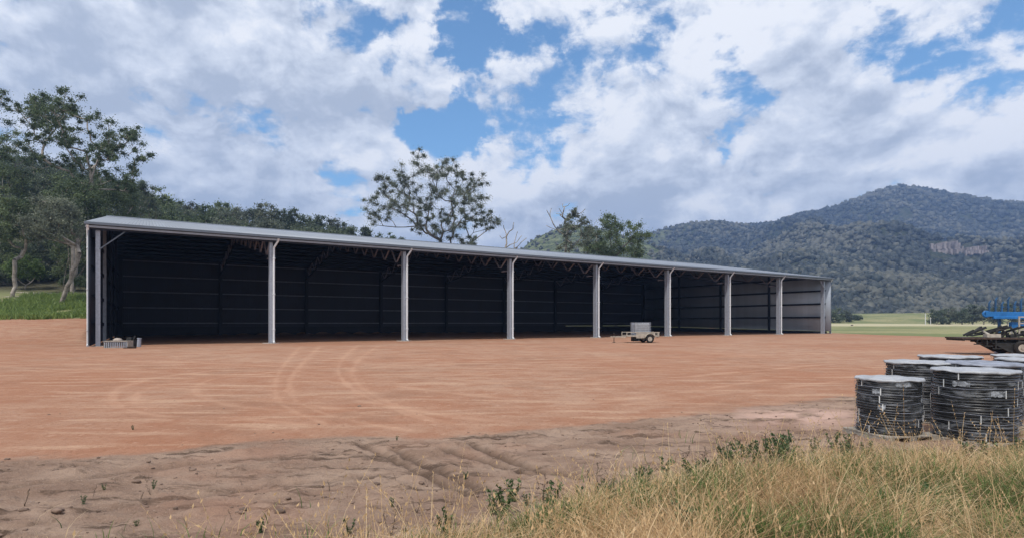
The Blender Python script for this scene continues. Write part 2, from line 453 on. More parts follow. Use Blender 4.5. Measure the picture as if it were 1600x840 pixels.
def ground_mat():
    m = bpy.data.materials.new('ground_earth'); m.use_nodes = True; k = NT(m.node_tree)
    pos = k.n('ShaderNodeNewGeometry').outputs['Position']
    at = lambda nme: k.n('ShaderNodeAttribute', attribute_name=nme).outputs['Fac']
    soil, field, track, rt, clay = at('soil'), at('field'), at('track'), at('rut'), at('clay')
    # graded pad: orange decomposed granite, patchy
    n1 = k.noise(pos, 0.10, 5, 0.6, 0.4); n2 = k.noise(pos, 1.3, 8, 0.65); n3 = k.noise(pos, 14, 6, 0.7)
    st = k.noise(k.vmath('MULTIPLY', pos, (0.35, 2.2, 1.0)), 1.0, 7, 0.65)
    pad = k.mix(k.ss(n1, 0.35, 0.65), C4(0.345, 0.175, 0.108), C4(0.385, 0.240, 0.165))
    pad = k.mix(k.math('MULTIPLY', k.ss(n2, 0.42, 0.62), 0.6), pad, C4(0.30, 0.135, 0.078))
    pad = k.mix(k.math('MULTIPLY', k.ss(k.noise(pos, 0.33, 7, 0.65, 0.6), 0.50, 0.64), 0.55), pad, C4(0.27, 0.150, 0.098))
    pad = k.mix(k.math('MULTIPLY', k.ss(st, 0.50, 0.66), 0.6), pad, C4(0.50, 0.33, 0.225))
    pad = k.mix(k.math('MULTIPLY', k.ss(n3, 0.48, 0.66), 0.5), pad, C4(0.22, 0.105, 0.06))
    pad = k.mix(k.math('MULTIPLY', k.ss(k.noise(pos, 5.0, 8, 0.7), 0.55, 0.7), 0.5), pad, C4(0.52, 0.34, 0.24))
    pad = k.mix(k.math('MULTIPLY', k.math('MULTIPLY', k.math('MAXIMUM', track, 0.0), k.ss(n3, .35, .6, .45, 1.0)), 0.55), pad, C4(0.56, 0.35, 0.235))
    pad = k.mix(k.math('MULTIPLY', k.math('MAXIMUM', k.math('MULTIPLY', track, -1.0), 0.0), 1.0), pad, C4(0.28, 0.13, 0.075))
    # grey-brown topsoil in front
    s1 = k.noise(k.vmath('MULTIPLY', pos, (0.8, 1.6, 1.0)), 1.1, 8, 0.62, 0.3); s2 = k.noise(pos, 9, 8, 0.7)
    s3 = k.noise(k.vmath('ADD', k.vmath('MULTIPLY', pos, (0.7, 2.4, 1.0)), (4, 9, 0)), 1.7, 9, 0.7, 0.5)
    sl = k.mix(k.ss(s1, 0.35, 0.65), C4(0.25, 0.165, 0.120), C4(0.36, 0.255, 0.19))
    sl = k.mix(k.math('MULTIPLY', k.ss(s3, 0.52, 0.62), 0.9), sl, C4(0.10, 0.066, 0.048))
    sl = k.mix(k.math('MULTIPLY', k.ss(s2, 0.50, 0.72), 0.55), sl, C4(0.125, 0.085, 0.062))
    sl = k.mix(k.math('MULTIPLY', k.ss(k.noise(pos, 38, 4, 0.6), 0.58, 0.7), 0.6), sl, C4(0.42, 0.32, 0.25))
    sl = k.mix(k.math('MULTIPLY', k.ss(k.noise(pos, 0.55, 4, 0.5), 0.5, 0.7), 0.55), sl, C4(0.34, 0.19, 0.13))
    sl = k.mix(k.math('MULTIPLY', rt, 0.8), sl, C4(0.09, 0.06, 0.045))
    sl = k.mix(clay, sl, C4(0.55, 0.37, 0.30))
    e = k.math('ADD', soil, k.math('MULTIPLY', k.math('SUBTRACT', k.noise(pos, 3.0, 8, 0.7), 0.5), 0.9))
    c = k.mix(k.ss(e, 0.20, 0.80), pad, sl)
    # pasture
    g1 = k.noise(pos, 0.05, 5, 0.6); g2 = k.noise(pos, 0.9, 6, 0.65)
    gr = k.mix(k.ss(g1, 0.38, 0.62), C4(0.17, 0.19, 0.085), C4(0.29, 0.27, 0.14))
    gr = k.mix(k.math('MULTIPLY', k.ss(g2, 0.45, 0.7), 0.6), gr, C4(0.10, 0.13, 0.045))
    xyz = k.sep(pos)
    strip = k.math('MULTIPLY', k.ss(k.math('ADD', xyz[1], k.math('MULTIPLY', g1, 20.0)), 165, 178), k.ss(xyz[1], 232, 224))
    gr = k.mix(k.math('MULTIPLY', strip, 0.9), gr, C4(0.47, 0.42, 0.27))
    floor = k.mix(k.ss(g2, 0.4, 0.65), C4(0.055, 0.050, 0.034), C4(0.11, 0.105, 0.06))
    gr = k.mix(at('wood'), gr, floor)
    fe = k.math('ADD', field, k.math('MULTIPLY', k.math('SUBTRACT', k.noise(pos, 0.5, 8, 0.7), 0.5), 0.8))
    c = k.mix(k.ss(fe, 0.35, 0.65), c, gr)
    b = k.n('ShaderNodeBsdfPrincipled', i_Base_Color=c, i_Roughness=0.95)
    b.inputs['Specular IOR Level'].default_value = 0.1
    h = k.math('ADD', k.math('MULTIPLY', s2, k.math('ADD', k.math('MULTIPLY', soil, 1.0), 0.35)), k.math('MULTIPLY', k.noise(pos, 45, 5, 0.7), 0.4))
    h = k.math('ADD', h, k.math('MULTIPLY', n2, 0.7))
    bn = k.n('ShaderNodeBump'); k.put(bn.inputs['Height'], h); bn.inputs['Strength'].default_value = 0.9; bn.inputs['Distance'].default_value = 0.045
    k.put(b.inputs['Normal'], bn.outputs[0])
    o = k.n('ShaderNodeOutputMaterial'); k.put(o.inputs[0], b)
    return m


tag(make_ground(), kind='structure')

# ------------------------------------------------------------------ mountains
RIDGE_B = ([-3000, -500, 300, 600, 800, 950, 1000, 1050, 1110, 1170, 1215, 1260, 1300, 1350, 1390, 1410, 1450, 1500, 1560, 1600, 1750, 2000, 2600, 5000],
           [470, 440, 425, 425, 410, 378, 366, 356, 345, 353, 348, 333, 325, 306, 293, 290, 296, 304, 315, 316, 335, 370, 420, 470])
RIDGE_A = ([-3000, 740, 780, 810, 840, 880, 905, 940, 1000, 1080, 1170, 1300, 5000],
           [503, 470, 418, 388, 364, 349, 348, 352, 372, 405, 440, 480, 503])
DB, DA = 1500.0, 760.0
def mz(X, Y):
    d = Y; px = 800 + F * X / d
    rb = (HZ - np.interp(px, *RIDGE_B)) / F * DB; ra = (HZ - np.interp(px, *RIDGE_A)) / F * DA
    wx = X + (fbm(X / 260, Y / 260, 3, 201) - .5) * 160; wy = Y + (fbm(X / 260, Y / 260, 3, 205) - .5) * 160
    rid = fbm(wx / 330, wy / 520, 4, 210, True) - .62
    tb = np.clip((d - 330) / (DB - 330), 0, 1); pb = tb ** 1.45
    back = sst(2600, DB, d)
    zb = rb * pb * np.where(d > DB, back, 1) + rid * 330 * pb ** .5 * (1 - tb ** 3) * sst(0, .12, tb)
    # a nearer spur in front of the main face
    ys = np.interp(px, [900, 1080, 1180, 1260, 1330, 1400, 1500, 1600, 1800], [470, 430, 392, 385, 402, 430, 440, 420, 400])
    zs = (HZ - ys) / F * 900 * np.exp(-((d - 900) / 260) ** 2)
    zb = np.maximum(zb, zs + rid * 30) * .5 + np.maximum(zb, 0) * .5
    ta = np.clip((d - 380) / (DA - 380), 0, 1)
    za = ra * ta ** 1.3 * np.where(d > DA, sst(1300, DA, d), 1) + rid * 25 * ta * (1 - ta ** 3)
    z = np.maximum(zb, za)
    z = z + (fbm(X / 28, Y / 28, 3, 230) - .5) * 7 * sst(350, 600, d)
    return z - 3.0, (za > zb)


def mount_mat():
    m = bpy.data.materials.new('mountain_slope'); m.use_nodes = True; k = NT(m.node_tree)
    pos = k.n('ShaderNodeNewGeometry').outputs['Position']
    gs = k.n('ShaderNodeAttribute', attribute_name='grassy').outputs['Fac']
    a = k.noise(pos, 0.012, 6, 0.6); b_ = k.noise(pos, 0.10, 7, 0.7)
    c = k.mix(k.ss(b_, 0.4, 0.62), C4(0.035, 0.048, 0.028), C4(0.085, 0.085, 0.055))
    c = k.mix(k.math('MULTIPLY', k.ss(a, 0.5, 0.7), 0.6), c, C4(0.14, 0.12, 0.085))
    g = k.mix(k.ss(b_, 0.42, 0.60), C4(0.075, 0.095, 0.05), C4(0.20, 0.22, 0.115))
    c = k.mix(gs, c, g)
    b = k.n('ShaderNodeBsdfPrincipled', i_Base_Color=c, i_Roughness=1.0); b.inputs['Specular IOR Level'].default_value = 0.0
    bn = k.n('ShaderNodeBump'); k.put(bn.inputs['Height'], b_); bn.inputs['Strength'].default_value = 1.0; bn.inputs['Distance'].default_value = 6
    k.put(b.inputs['Normal'], bn.outputs[0])
    o = k.n('ShaderNodeOutputMaterial'); k.put(o.inputs[0], b); return m


def grassy_of(X, Y, isA):
    px = 800 + F * X / Y
    return np.clip(isA * 1.0 * sst(1060, 960, px) + sst(1090, 980, px + (fbm(X / 45, Y / 60, 4, 340) - .5) * 130) * sst(600, 760, Y) * .8, 0, 1)


def make_mountains():
    Yr = np.exp(np.linspace(math.log(330), math.log(2700), 300)); u = np.linspace(-1.6, 1.9, 760)
    U, YY = np.meshgrid(u, Yr); X = U * YY; Z, isA = mz(X, YY)
    idx = np.arange(Z.size).reshape(Z.shape)
    q = np.stack([idx[:-1, :-1], idx[:-1, 1:], idx[1:, 1:], idx[1:, :-1]], -1).reshape(-1, 4)
    o = mesh_obj('mountains', np.stack([X, YY, Z], -1).reshape(-1, 3), q, mount_mat(), smooth=True, attrs={'grassy': grassy_of(X, YY, isA).ravel()})
    tag(o, kind='structure')
make_mountains()


def ico(sub=1):
    t = (1 + 5 ** .5) / 2
    v = [(-1, t, 0), (1, t, 0), (-1, -t, 0), (1, -t, 0), (0, -1, t), (0, 1, t), (0, -1, -t), (0, 1, -t), (t, 0, -1), (t, 0, 1), (-t, 0, -1), (-t, 0, 1)]
    f = [(0, 11, 5), (0, 5, 1), (0, 1, 7), (0, 7, 10), (0, 10, 11), (1, 5, 9), (5, 11, 4), (11, 10, 2), (10, 7, 6), (7, 1, 8), (3, 9, 4), (3, 4, 2), (3, 2, 6), (3, 6, 8), (3, 8, 9), (4, 9, 5), (2, 4, 11), (6, 2, 10), (8, 6, 7), (9, 8, 1)]
    v = [np.array(p) / np.linalg.norm(p) for p in v]
    for _ in range(sub):
        mid = {}; nf = []
        def m(a, b):
            key = (min(a, b), max(a, b))
            if key not in mid: p = v[a] + v[b]; v.append(p / np.linalg.norm(p)); mid[key] = len(v) - 1
            return mid[key]
        for a, b, c in f:
            x, y, z = m(a, b), m(b, c), m(c, a); nf += [(a, x, z), (b, y, x), (c, z, y), (x, y, z)]
        f = nf
    return np.array(v), np.array(f)


def far_forest():
    """tree crowns covering the mountain faces, far too many to count"""
    bv, bf = ico(1)
    n = 70000
    u = rng.uniform(-0.35, 1.15, n); d = np.exp(rng.uniform(math.log(360), math.log(1620), n))
    X = u * d; z, isA = mz(X, d); gsy = grassy_of(X, d, isA)
    dn = fbm(X / 60, d / 60, 3, 301)
    px = 800 + F * X / d; py = HZ - (z - EYE) / d * F
    cliff = ((px > 1448) & (px < 1498) & (py > 376) & (py < 412)) | ((px > 1502) & (px < 1538) & (py > 383) & (py < 410))
    keep = (z > 1) & (dn > 0.22) & (rng.random(n) < 1 - .82 * np.clip(gsy * 1.2, 0, 1)) & (px > 770) & ~cliff
    X, d, z, gsy = X[keep], d[keep], z[keep], gsy[keep]; n = len(X)
    r = np.clip(rng.lognormal(.82, .36, n), 1.1, 4.2) * (1 - .4 * gsy) * np.interp(d, [360, 1500], [.8, 1.5])
    k = len(bv)
    V = bv[None] * (1 + (rng.random((n, k, 1)) - .5) * .9)
    V = V * r[:, None, None] * np.stack([np.ones(n), np.ones(n), rng.uniform(.75, 1.25, n)], -1)[:, None]
    V = V + np.stack([X, d, z + r * .7], -1)[:, None]
    Fc = bf[None] + (np.arange(n) * k)[:, None, None]
    tint = np.repeat(np.clip(rng.normal(.42, .28, n) + (fbm(X / 110, d / 160, 4, 310) - .5) * 1.7 + .2 * gsy, 0, 1), k)
    mat = leaf_mat('far_canopy', (0.009, 0.014, 0.013), (0.026, 0.034, 0.026), (0.10, 0.10, 0.075), 0.0)
    o = mesh_obj('forest', V.reshape(-1, 3), Fc.reshape(-1, 3), mat, smooth=False, attrs={'tint': tint})
    tag(o, 'dense bushland covering the mountain slopes beyond the shed', 'forest', kind='stuff')
far_forest()


def rock(name, px, py, w, h, Y0, label, seed):
    """a cliff of jointed rock standing proud of the slope where the trees stop"""
    r = random.Random(seed)
    best = None
    for Y in np.arange(500, 1500, 4):
        X = (px - 800) / F * Y; z = float(mz(np.array([X]), np.array([float(Y)]))[0][0]); p = HZ - (z - EYE) / Y * F
        if p <= py: best = (X, Y, z); break
    if best is None: return
    X, Y, z = best; s = Y / F
    mb = MB(); n = 15
    for i in range(n):
        bx = (i / (n - 1) - .5) * w * s; hh = h * s * r.uniform(.55, 1.05)
        bw = w * s / n * r.uniform(.8, 1.25); bd = r.uniform(5, 12)
        for kx in range(2):
            a = (bx - bw / 2, -bd + kx * 3 + r.uniform(-2, 2), -hh * .6 + kx * hh * .55); b = (bx + bw / 2, 10, -hh * .6 + (kx + 1) * hh * .55 * r.uniform(.8, 1.1))
            mb.box(a, b)
    o = mb.build(name, M['rock']); o.location = (X, Y, z)
    tag(o, label, 'cliff', 'bare rock faces on the mountain')


# ------------------------------------------------------------------ materials
M = {}
M['rock'] = pbr('cliff_rock', (0.36, 0.31, 0.295), 0.95, 0, .25, 0.15, 0)
M['roof'] = sheet_mat('roof_sheet', (0.27, 0.295, 0.335), 0, 0.2, 0.42, 0.35, 0.05, 0.5)
M['inner'] = sheet_mat('inner_sheet_shaded', (0.018, 0.021, 0.038), 0, 0.2, 0.6, 0.0, 0.10, 0.5)  # interior shade put into the sheet colour, near black instead of grey steel
M['endin'] = sheet_mat('end_sheet_lit', (0.40, 0.45, 0.52), 1, 0.2, 0.5, 0.15, 0.08, 0.6)  # lit copy of the end sheeting, daylight put into its paler colour
M['endleft'] = sheet_mat('end_sheet_shaded', (0.018, 0.021, 0.034), 1, 0.2, 0.5, 0.0, 0.08, 0.6)  # shaded copy of the same sheeting, shade put into the colour
M['gutter'] = pbr('gutter_steel', (0.13, 0.15, 0.18), 0.45, 0.2, .06)
M['trimlight'] = pbr('trim_steel', (0.32, 0.34, 0.38), 0.5, 0.2, .06)
M['galv'] = pbr('galvanised_steel', (0.36, 0.39, 0.45), 0.5, 0.25, .10, 6.0)
M['girt'] = pbr('girt_steel', (0.20, 0.21, 0.25), 0.5, 0.1, .12, 2.0)
M['web'] = pbr('truss_web_steel', (0.33, 0.30, 0.33), 0.5, 0.1, .15, 4.0)
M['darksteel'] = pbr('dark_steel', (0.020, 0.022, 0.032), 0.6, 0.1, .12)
M['pipe'] = pbr('white_pipe', (0.72, 0.74, 0.76), 0.4, 0, .05)
M['concrete'] = pbr('concrete', (0.50, 0.43, 0.37), 0.9, 0, .15, 8, .3)
M['black'] = pbr('black_poly', (0.018, 0.019, 0.022), 0.38, 0, .2, 20, 0, 40, None, 0.5)
M['film'] = pbr('white_film', (0.40, 0.41, 0.43), 0.35, 0, .14, 9, .6, 18)
M['film2'] = pbr('grey_film', (0.30, 0.32, 0.38), 0.35, 0, .25, 7, .6, 14)
M['strap'] = pbr('white_strap', (0.70, 0.71, 0.70), 0.5, 0, .15, 12)
M['print'] = pbr('printed_tape', (0.45, 0.48, 0.52), 0.5, 0, .42, 26)
M['timber'] = pbr('grey_timber', (0.38, 0.34, 0.29), 0.85, 0, .2, 9, .4, 60)
M['rubber'] = pbr('rubber', (0.022, 0.020, 0.019), 0.8)
M['rust'] = pbr('rusty_steel', (0.085, 0.060, 0.048), 0.8, 0, .25, 9)
M['cream'] = pbr('cream_steel', (0.48, 0.43, 0.36), 0.6, 0.1, .15, 6)
M['blue'] = pbr('blue_paint', (0.022, 0.17, 0.46), 0.4, 0, .15, 4)
M['bluedark'] = pbr('blue_dusty', (0.03, 0.11, 0.24), 0.55, 0, .2, 4)
M['machine'] = pbr('machine_dark', (0.035, 0.036, 0.036), 0.65, 0.1, .25, 5)
M['tank'] = pbr('tank_plastic', (0.42, 0.43, 0.44), 0.5, 0, .12, 4)
M['bark'] = pbr('pale_bark', (0.42, 0.37, 0.32), 0.9, 0, .22, 1.2, .3, 8, (0.12, 0.10, 0.08))
M['barkgrey'] = pbr('grey_bark', (0.17, 0.14, 0.12), 0.95, 0, .22, 1.0, .3, 8, (0.07, 0.06, 0.055))
M['leaf_dark'] = leaf_mat('leaf_dark_green', (0.044, 0.062, 0.042), (0.095, 0.125, 0.080), (0.19, 0.22, 0.135))
M['leaf_mid'] = leaf_mat('leaf_mid_green', (0.056, 0.082, 0.042), (0.115, 0.155, 0.072), (0.215, 0.26, 0.12))
M['leaf_grey'] = leaf_mat('leaf_grey_green', (0.062, 0.076, 0.058), (0.13, 0.15, 0.108), (0.23, 0.25, 0.17))
M['leaf_bush'] = leaf_mat('leaf_fresh_green', (0.05, 0.085, 0.022), (0.12, 0.19, 0.045), (0.24, 0.31, 0.08))
M['grass_dry'] = leaf_mat('grass_straw', (0.28, 0.16, 0.075), (0.60, 0.41, 0.215), (0.82, 0.65, 0.40), .35)
M['grass_green'] = leaf_mat('grass_green', (0.05, 0.085, 0.025), (0.13, 0.20, 0.055), (0.30, 0.36, 0.12), .35)
M['weed'] = leaf_mat('weed_leaf', (0.04, 0.065, 0.028), (0.08, 0.13, 0.05), (0.16, 0.21, 0.08), .3)
M['stalk'] = leaf_mat('dry_stalk', (0.06, 0.04, 0.03), (0.14, 0.10, 0.065), (0.32, 0.25, 0.15), .1)

def wrap_mat():
    m = bpy.data.materials.new('stretch_film'); m.use_nodes = True; k = NT(m.node_tree)
    tc = k.n('ShaderNodeTexCoord').outputs['Object']; oi = k.n('ShaderNodeObjectInfo').outputs['Random']
    q = k.vmath('ADD', k.vmath('MULTIPLY', tc, (3.0, 3.0, 14.0)), k.comb(oi, oi, k.math('MULTIPLY', oi, 20.0)))
    a = k.noise(q, 1.0, 7, 0.65, 0.8); c = k.noise(tc, 3.0, 4, 0.5)
    f = k.math('ADD', k.ss(a, 0.50, 0.68, 0.03, 0.42), k.ss(c, 0.55, 0.7, 0.0, 0.18))
    b = k.n('ShaderNodeBsdfPrincipled', i_Base_Color=C4(0.34, 0.36, 0.39), i_Roughness=0.3)
    t = k.n('ShaderNodeBsdfTransparent'); mx = k.n('ShaderNodeMixShader'); k.put(mx.inputs[0], f); k.put(mx.inputs[1], t); k.put(mx.inputs[2], b)
    o = k.n('ShaderNodeOutputMaterial'); k.put(o.inputs[0], mx); return m
M['wrap'] = wrap_mat()
rock('rock_face', 1473, 390, 46, 26, 900, 'larger pinkish bare cliff high on the mountain, left of two', 1)
rock('rock_face', 1520, 393, 34, 14, 900, 'smaller pale cliff ledge on the mountain, right of two', 2)


# ------------------------------------------------------------------ the shed
def roof_z(y):
    return np.interp(y, [-0.45, 21.0, SD + .3], [7.86, 11.5, 9.05])


def make_shed():
    root = empty('shed', (SX0, SY0, 0), TH)
    tag(root, 'long open-fronted grey steel shed with eight bays and dark interior', 'shed')
    x0, x1 = -0.62, SL + 1.5
    # roof sheeting: two slopes, skin on top, underside sheet coloured dark to stand for shade
    def slab(name, mat, dz, th):
        ys = [-0.45, 21.0, SD + .3]; zs = [float(roof_z(y)) + dz for y in ys]
        v = []
        for x in (x0, x1):
            for y, z in zip(ys, zs): v += [(x, y, z), (x, y, z - th)]
        q = [(0, 6, 8, 2), (2, 8, 10, 4), (1, 3, 9, 7), (3, 5, 11, 9), (0, 1, 7, 6), (4, 10, 11, 5), (0, 2, 3, 1), (2, 4, 5, 3), (6, 7, 9, 8), (8, 9, 11, 10)]
        return mesh_obj(name, np.array(v), np.array(q), mat, root)
    slab('roof', M['roof'], 0.0, 0.05); slab('roof_underside_shade', M['inner'], -0.056, 0.03)
    mb = MB(); mb.box((x0, 20.75, 11.47), (x1, 21.25, 11.55)); mb.build('ridge_capping', M['roof'], root)
    # gutter: dark trough with a paler lip, and eave beam behind it
    mb = MB(); mb.box((x0 - .05, -0.62, 7.66), (x1 + .05, -0.452, 7.84)); g = mb.build('gutter', M['gutter'], root); bevel(g, .02)
    mb = MB(); mb.box((x0, -0.45, 7.50), (x1, -0.30, 7.63)); mb.build('eave_trim', M['trimlight'], root)
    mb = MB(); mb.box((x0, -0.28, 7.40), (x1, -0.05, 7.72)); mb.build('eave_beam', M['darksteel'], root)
    mb = MB()
    for y in np.arange(1.4, SD, 1.55):
        z = float(roof_z(y)) - .10; mb.box((x0 + .1, y - .04, z - .2), (x1 - .1, y + .04, z))
    mb.build('purlins', M['darksteel'], root)
    # front columns, base plates, downpipes, trusses
    for i in range(9):
        x = i * BAY
        mb = MB(); w = .12
        mb.box((x - w, 0.0, 0.0), (x + w, .03, 7.4)); mb.box((x - w, .42, 0.0), (x + w, .45, 7.4)); mb.box((x - .105, .03, 0.0), (x - .08, .42, 7.4))
        mb.box((x + .08, .03, 0.0), (x + .105, .42, 7.4))
        for z in (0.6, 2.3, 4.0, 5.7): mb.box((x - .13, -.01, z), (x + .13, .0, z + .02))
        c = mb.build('column', M['galv'], root)
        mb = MB(); mb.box((x - .3, -.15, 0.0), (x + .3, .7, .035)); mb.build('base_plate', M['concrete'], c)
        if i not in (0, 8):
            mb = MB(); mb.tube((x, .2, -.1), (x, .2, 0.03 + .006), .62, .62, 20); mb.build('footing', M['concrete'], root)
        # downpipe with an elbow up to the gutter
        px_ = x + .16 if 0 < i < 8 else (x - .50 if i == 0 else x + 1.25)
        ox = .26 if 0 < i < 8 else 0.0
        mb = MB(); mb.path([(px_, -.11, .12), (px_, -.11, 7.0), (px_ + ox, -.36, 7.5), (px_ + ox, -.50, 7.66)], .075, 10)
        mb.path([(px_, -.11, .14), (px_, -.32, .05)], .075, 10)
        for z in (1.0, 3.6, 6.2): mb.box((px_ - .09, -.2, z), (px_ + .09, -.02, z + .05))
        mb.build('downpipe', M['pipe'], root, smooth=False)
        # truss
        if 0 < i < 8:
            ch = MB(); wb = MB(); top = lambda y: float(roof_z(y)) - .34; bot = lambda y: float(np.interp(y, [0.4, 21, SD - .4], [6.35, 9.75, 7.45]))
            for a, b in ((.3, 21.0), (21.0, SD - .3)):
                ch.beam((x, a, top(a)), (x, b, top(b)), .12, .12); ch.beam((x, a, bot(a)), (x, b, bot(b)), .12, .12)
            ys = np.linspace(0.5, SD - .5, 25)
            for j in range(24):
                a, b = ys[j], ys[j + 1]
                if j % 2 == 0: wb.beam((x, a, top(a)), (x, b, bot(b)), .10, .10)
                else: wb.beam((x, a, bot(a)), (x, b, top(b)), .10, .10)
            wb.beam((x, .56, bot(.5)), (x, 1.6, bot(.5) - .02), .10, .10)
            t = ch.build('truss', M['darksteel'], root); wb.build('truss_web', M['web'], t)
    mb = MB(); mb.beam((.1, -.08, 6.2), (1.55, -.08, 7.5), .07, .07); mb.build('knee_brace', M['gutter'], root)
    mb = MB(); mb.beam((SL - .1, -.08, 6.3), (SL - 1.3, -.08, 7.5), .07, .07); mb.build('knee_brace', M['galv'], root)
    # back wall: sheeting with girts, its lower edge above a low earth kerb
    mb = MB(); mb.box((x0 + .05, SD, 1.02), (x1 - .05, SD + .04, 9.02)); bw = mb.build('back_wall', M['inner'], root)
    for z in (1.52, 3.33, 5.16, 6.98, 8.78):
        mb = MB(); n = 8
        for j in range(8):
            a = j * BAY + .22; b = (j + 1) * BAY - .22
            mb.box((a, SD - .22, z), (b, SD - .002, z + .035)); mb.box((a, SD - .225, z - .10), (b, SD - .222, z + .04))
        mb.build('girt', M['girt'], bw)
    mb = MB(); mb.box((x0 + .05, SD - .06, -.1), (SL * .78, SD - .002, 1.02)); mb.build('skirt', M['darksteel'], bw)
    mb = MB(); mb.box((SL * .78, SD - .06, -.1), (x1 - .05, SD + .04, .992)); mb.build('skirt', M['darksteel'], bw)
    for i in range(9):
        x = i * BAY; mb = MB(); mb.box((x - .18, SD - .62, 0), (x + .18, SD - .24, 8.7)); mb.build('back_column', M['darksteel'], root)  # galvanised like the front ones; interior shade put into the dark colour
    # end walls
    def gable(name, x, th, mat, z0f, z0b, inside):
        ys = [-.30, 21.0, SD]; v = []
        zb = [z0f, z0f + (z0b - z0f) * .6, z0b]
        for xx in (x, x + th):
            for y, z in zip(ys, zb): v.append((xx, y, z))
            for y in ys: v.append((xx, y, float(roof_z(y)) - .09))
        q = [(0, 1, 4, 3), (1, 2, 5, 4), (6, 9, 10, 7), (7, 10, 11, 8), (0, 3, 9, 6), (2, 8, 11, 5), (3, 4, 10, 9), (4, 5, 11, 10), (0, 6, 7, 1), (1, 7, 8, 2)]
        return mesh_obj(name, np.array(v), np.array(q), mat, root)
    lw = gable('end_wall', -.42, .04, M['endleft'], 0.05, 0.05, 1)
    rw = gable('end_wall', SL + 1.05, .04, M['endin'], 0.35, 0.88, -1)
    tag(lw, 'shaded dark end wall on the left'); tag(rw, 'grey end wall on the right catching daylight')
    for wall, xs, zz in ((lw, -.37, (1.5, 3.33, 5.16, 6.98)), (rw, SL + .80, (2.40, 4.30, 6.15, 8.0))):
        for z in zz:
            ya = .3 if z < 7.4 else 3.2
            mb = MB(); mb.box((xs, ya, z), (xs + .24, SD - .3, z + .03)); mb.box((xs + (.22 if wall is lw else 0), ya, z - .22), (xs + (.24 if wall is lw else .02), SD - .3, z))
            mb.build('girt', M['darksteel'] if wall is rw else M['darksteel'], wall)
    xa, xb = SL + .95, SL + 1.0
    mb = MB(); mb.add([(xa, .2, -.1), (xb, .2, -.1), (xb, SD - .2, -.1), (xa, SD - .2, -.1), (xa, .2, .34), (xb, .2, .34), (xb, SD - .2, .86), (xa, SD - .2, .86)], [(0, 3, 2, 1), (4, 5, 6, 7), (0, 1, 5, 4), (1, 2, 6, 5), (2, 3, 7, 6), (3, 0, 4, 7)])
    mb.build('skirt', M['darksteel'], rw)
    for xs in (-.12, SL + .55):
        for y in (SD / 4, SD / 2, SD * 3 / 4):
            mb = MB(); mb.box((xs - .1, y - .15, 0), (xs + .12, y + .15, float(roof_z(y)) - .3))
            mb.build('wall_column', M['galv'] if xs < 0 and y == SD / 4 else M['darksteel'], root)
    # corner flashing strips on the ends
    mb = MB(); mb.box((x0 + .12, -.34, .05), (x0 + .18, -.06, 7.5)); mb.build('corner_flashing', M['gutter'], root)
    mb = MB(); mb.box((SL + 1.10, -.34, .05), (SL + 1.16, -.06, 7.5)); mb.build('corner_flashing', M['gutter'], root)
    return root
make_shed()


# ------------------------------------------------------------------ trees
class Tree:
    def __init__(s, base, seed=0):
        s.r = np.random.default_rng(seed); s.n = [np.array(base, float)]; s.p = [-1]; s.w = [0.0]
    def chain(s, frm, to, step, jit):
        a = s.n[frm]; to = np.array(to, float); L = np.linalg.norm(to - a); k = max(2, int(L / step)); cur = frm
        bow = np.array([0, 0, .05 * L])
        for i in range(1, k + 1):
            t = i / k
            q = a + (to - a) * t - bow * 4 * t * (1 - t) * .6
            if i < k: q = q + s.r.normal(0, jit, 3)
            s.n.append(q); s.p.append(cur); s.w.append(0.0); cur = len(s.n) - 1
        return cur
    def grow(s, targets, fork, step, jit):
        c = s.n[fork]
        order = np.argsort([np.linalg.norm(np.array(t) - c) for t in targets])
        plen = {}
        def pl(i):
            L = 0
            while s.p[i] >= 0: L += np.linalg.norm(s.n[i] - s.n[s.p[i]]); i = s.p[i]
            return L
        lens = [pl(i) for i in range(len(s.n))]
        tips = []
        for ti in order:
            t = np.array(targets[ti]); N = np.array(s.n[fork:]); D = np.linalg.norm(N - t, axis=1)
            cost = D + .28 * np.array(lens[fork:]) + np.where(N[:, 2] > t[2] + .5, 3.0, 0)
            b = int(np.argmin(cost)) + fork; n0 = len(s.n)
            e = s.chain(b, t, step, jit)
            for i in range(n0, len(s.n)): lens.append(lens[s.p[i]] + np.linalg.norm(s.n[i] - s.n[s.p[i]]))
            s.w[e] += 1; tips.append(e)
        return tips
    def wood(s, r0, rmin, nside=6):
        W = np.array(s.w)
        for i in range(len(s.n) - 1, 0, -1): W[s.p[i]] += W[i]
        tot = max(W[0], 1); R = np.maximum(r0 * (W / tot) ** .52, rmin)
        V = []; Fq = []
        for i in range(1, len(s.n)):
            p = s.n[s.p[i]]; q = s.n[i]; d = q - p; L = np.linalg.norm(d)
            if L < 1e-6: continue
            d = d / L; u = np.array([0, 0, 1.]) if abs(d[2]) < .9 else np.array([1., 0, 0]); a = np.cross(d, u); a /= np.linalg.norm(a); b = np.cross(d, a)
            ra = min(R[s.p[i]], R[i] * 1.35); rb = R[i]; base = len(V)
            ns = nside if ra > .05 else 4
            for c, r in ((p, ra), (q, rb)):
                for j in range(ns):
                    t = 2 * math.pi * j / ns; V.append(c + (a * math.cos(t) + b * math.sin(t)) * r)
            Fq += [(base + j, base + (j + 1) % ns, base + ns + (j + 1) % ns, base + ns + j) for j in range(ns)]
        return np.array(V), np.array(Fq)


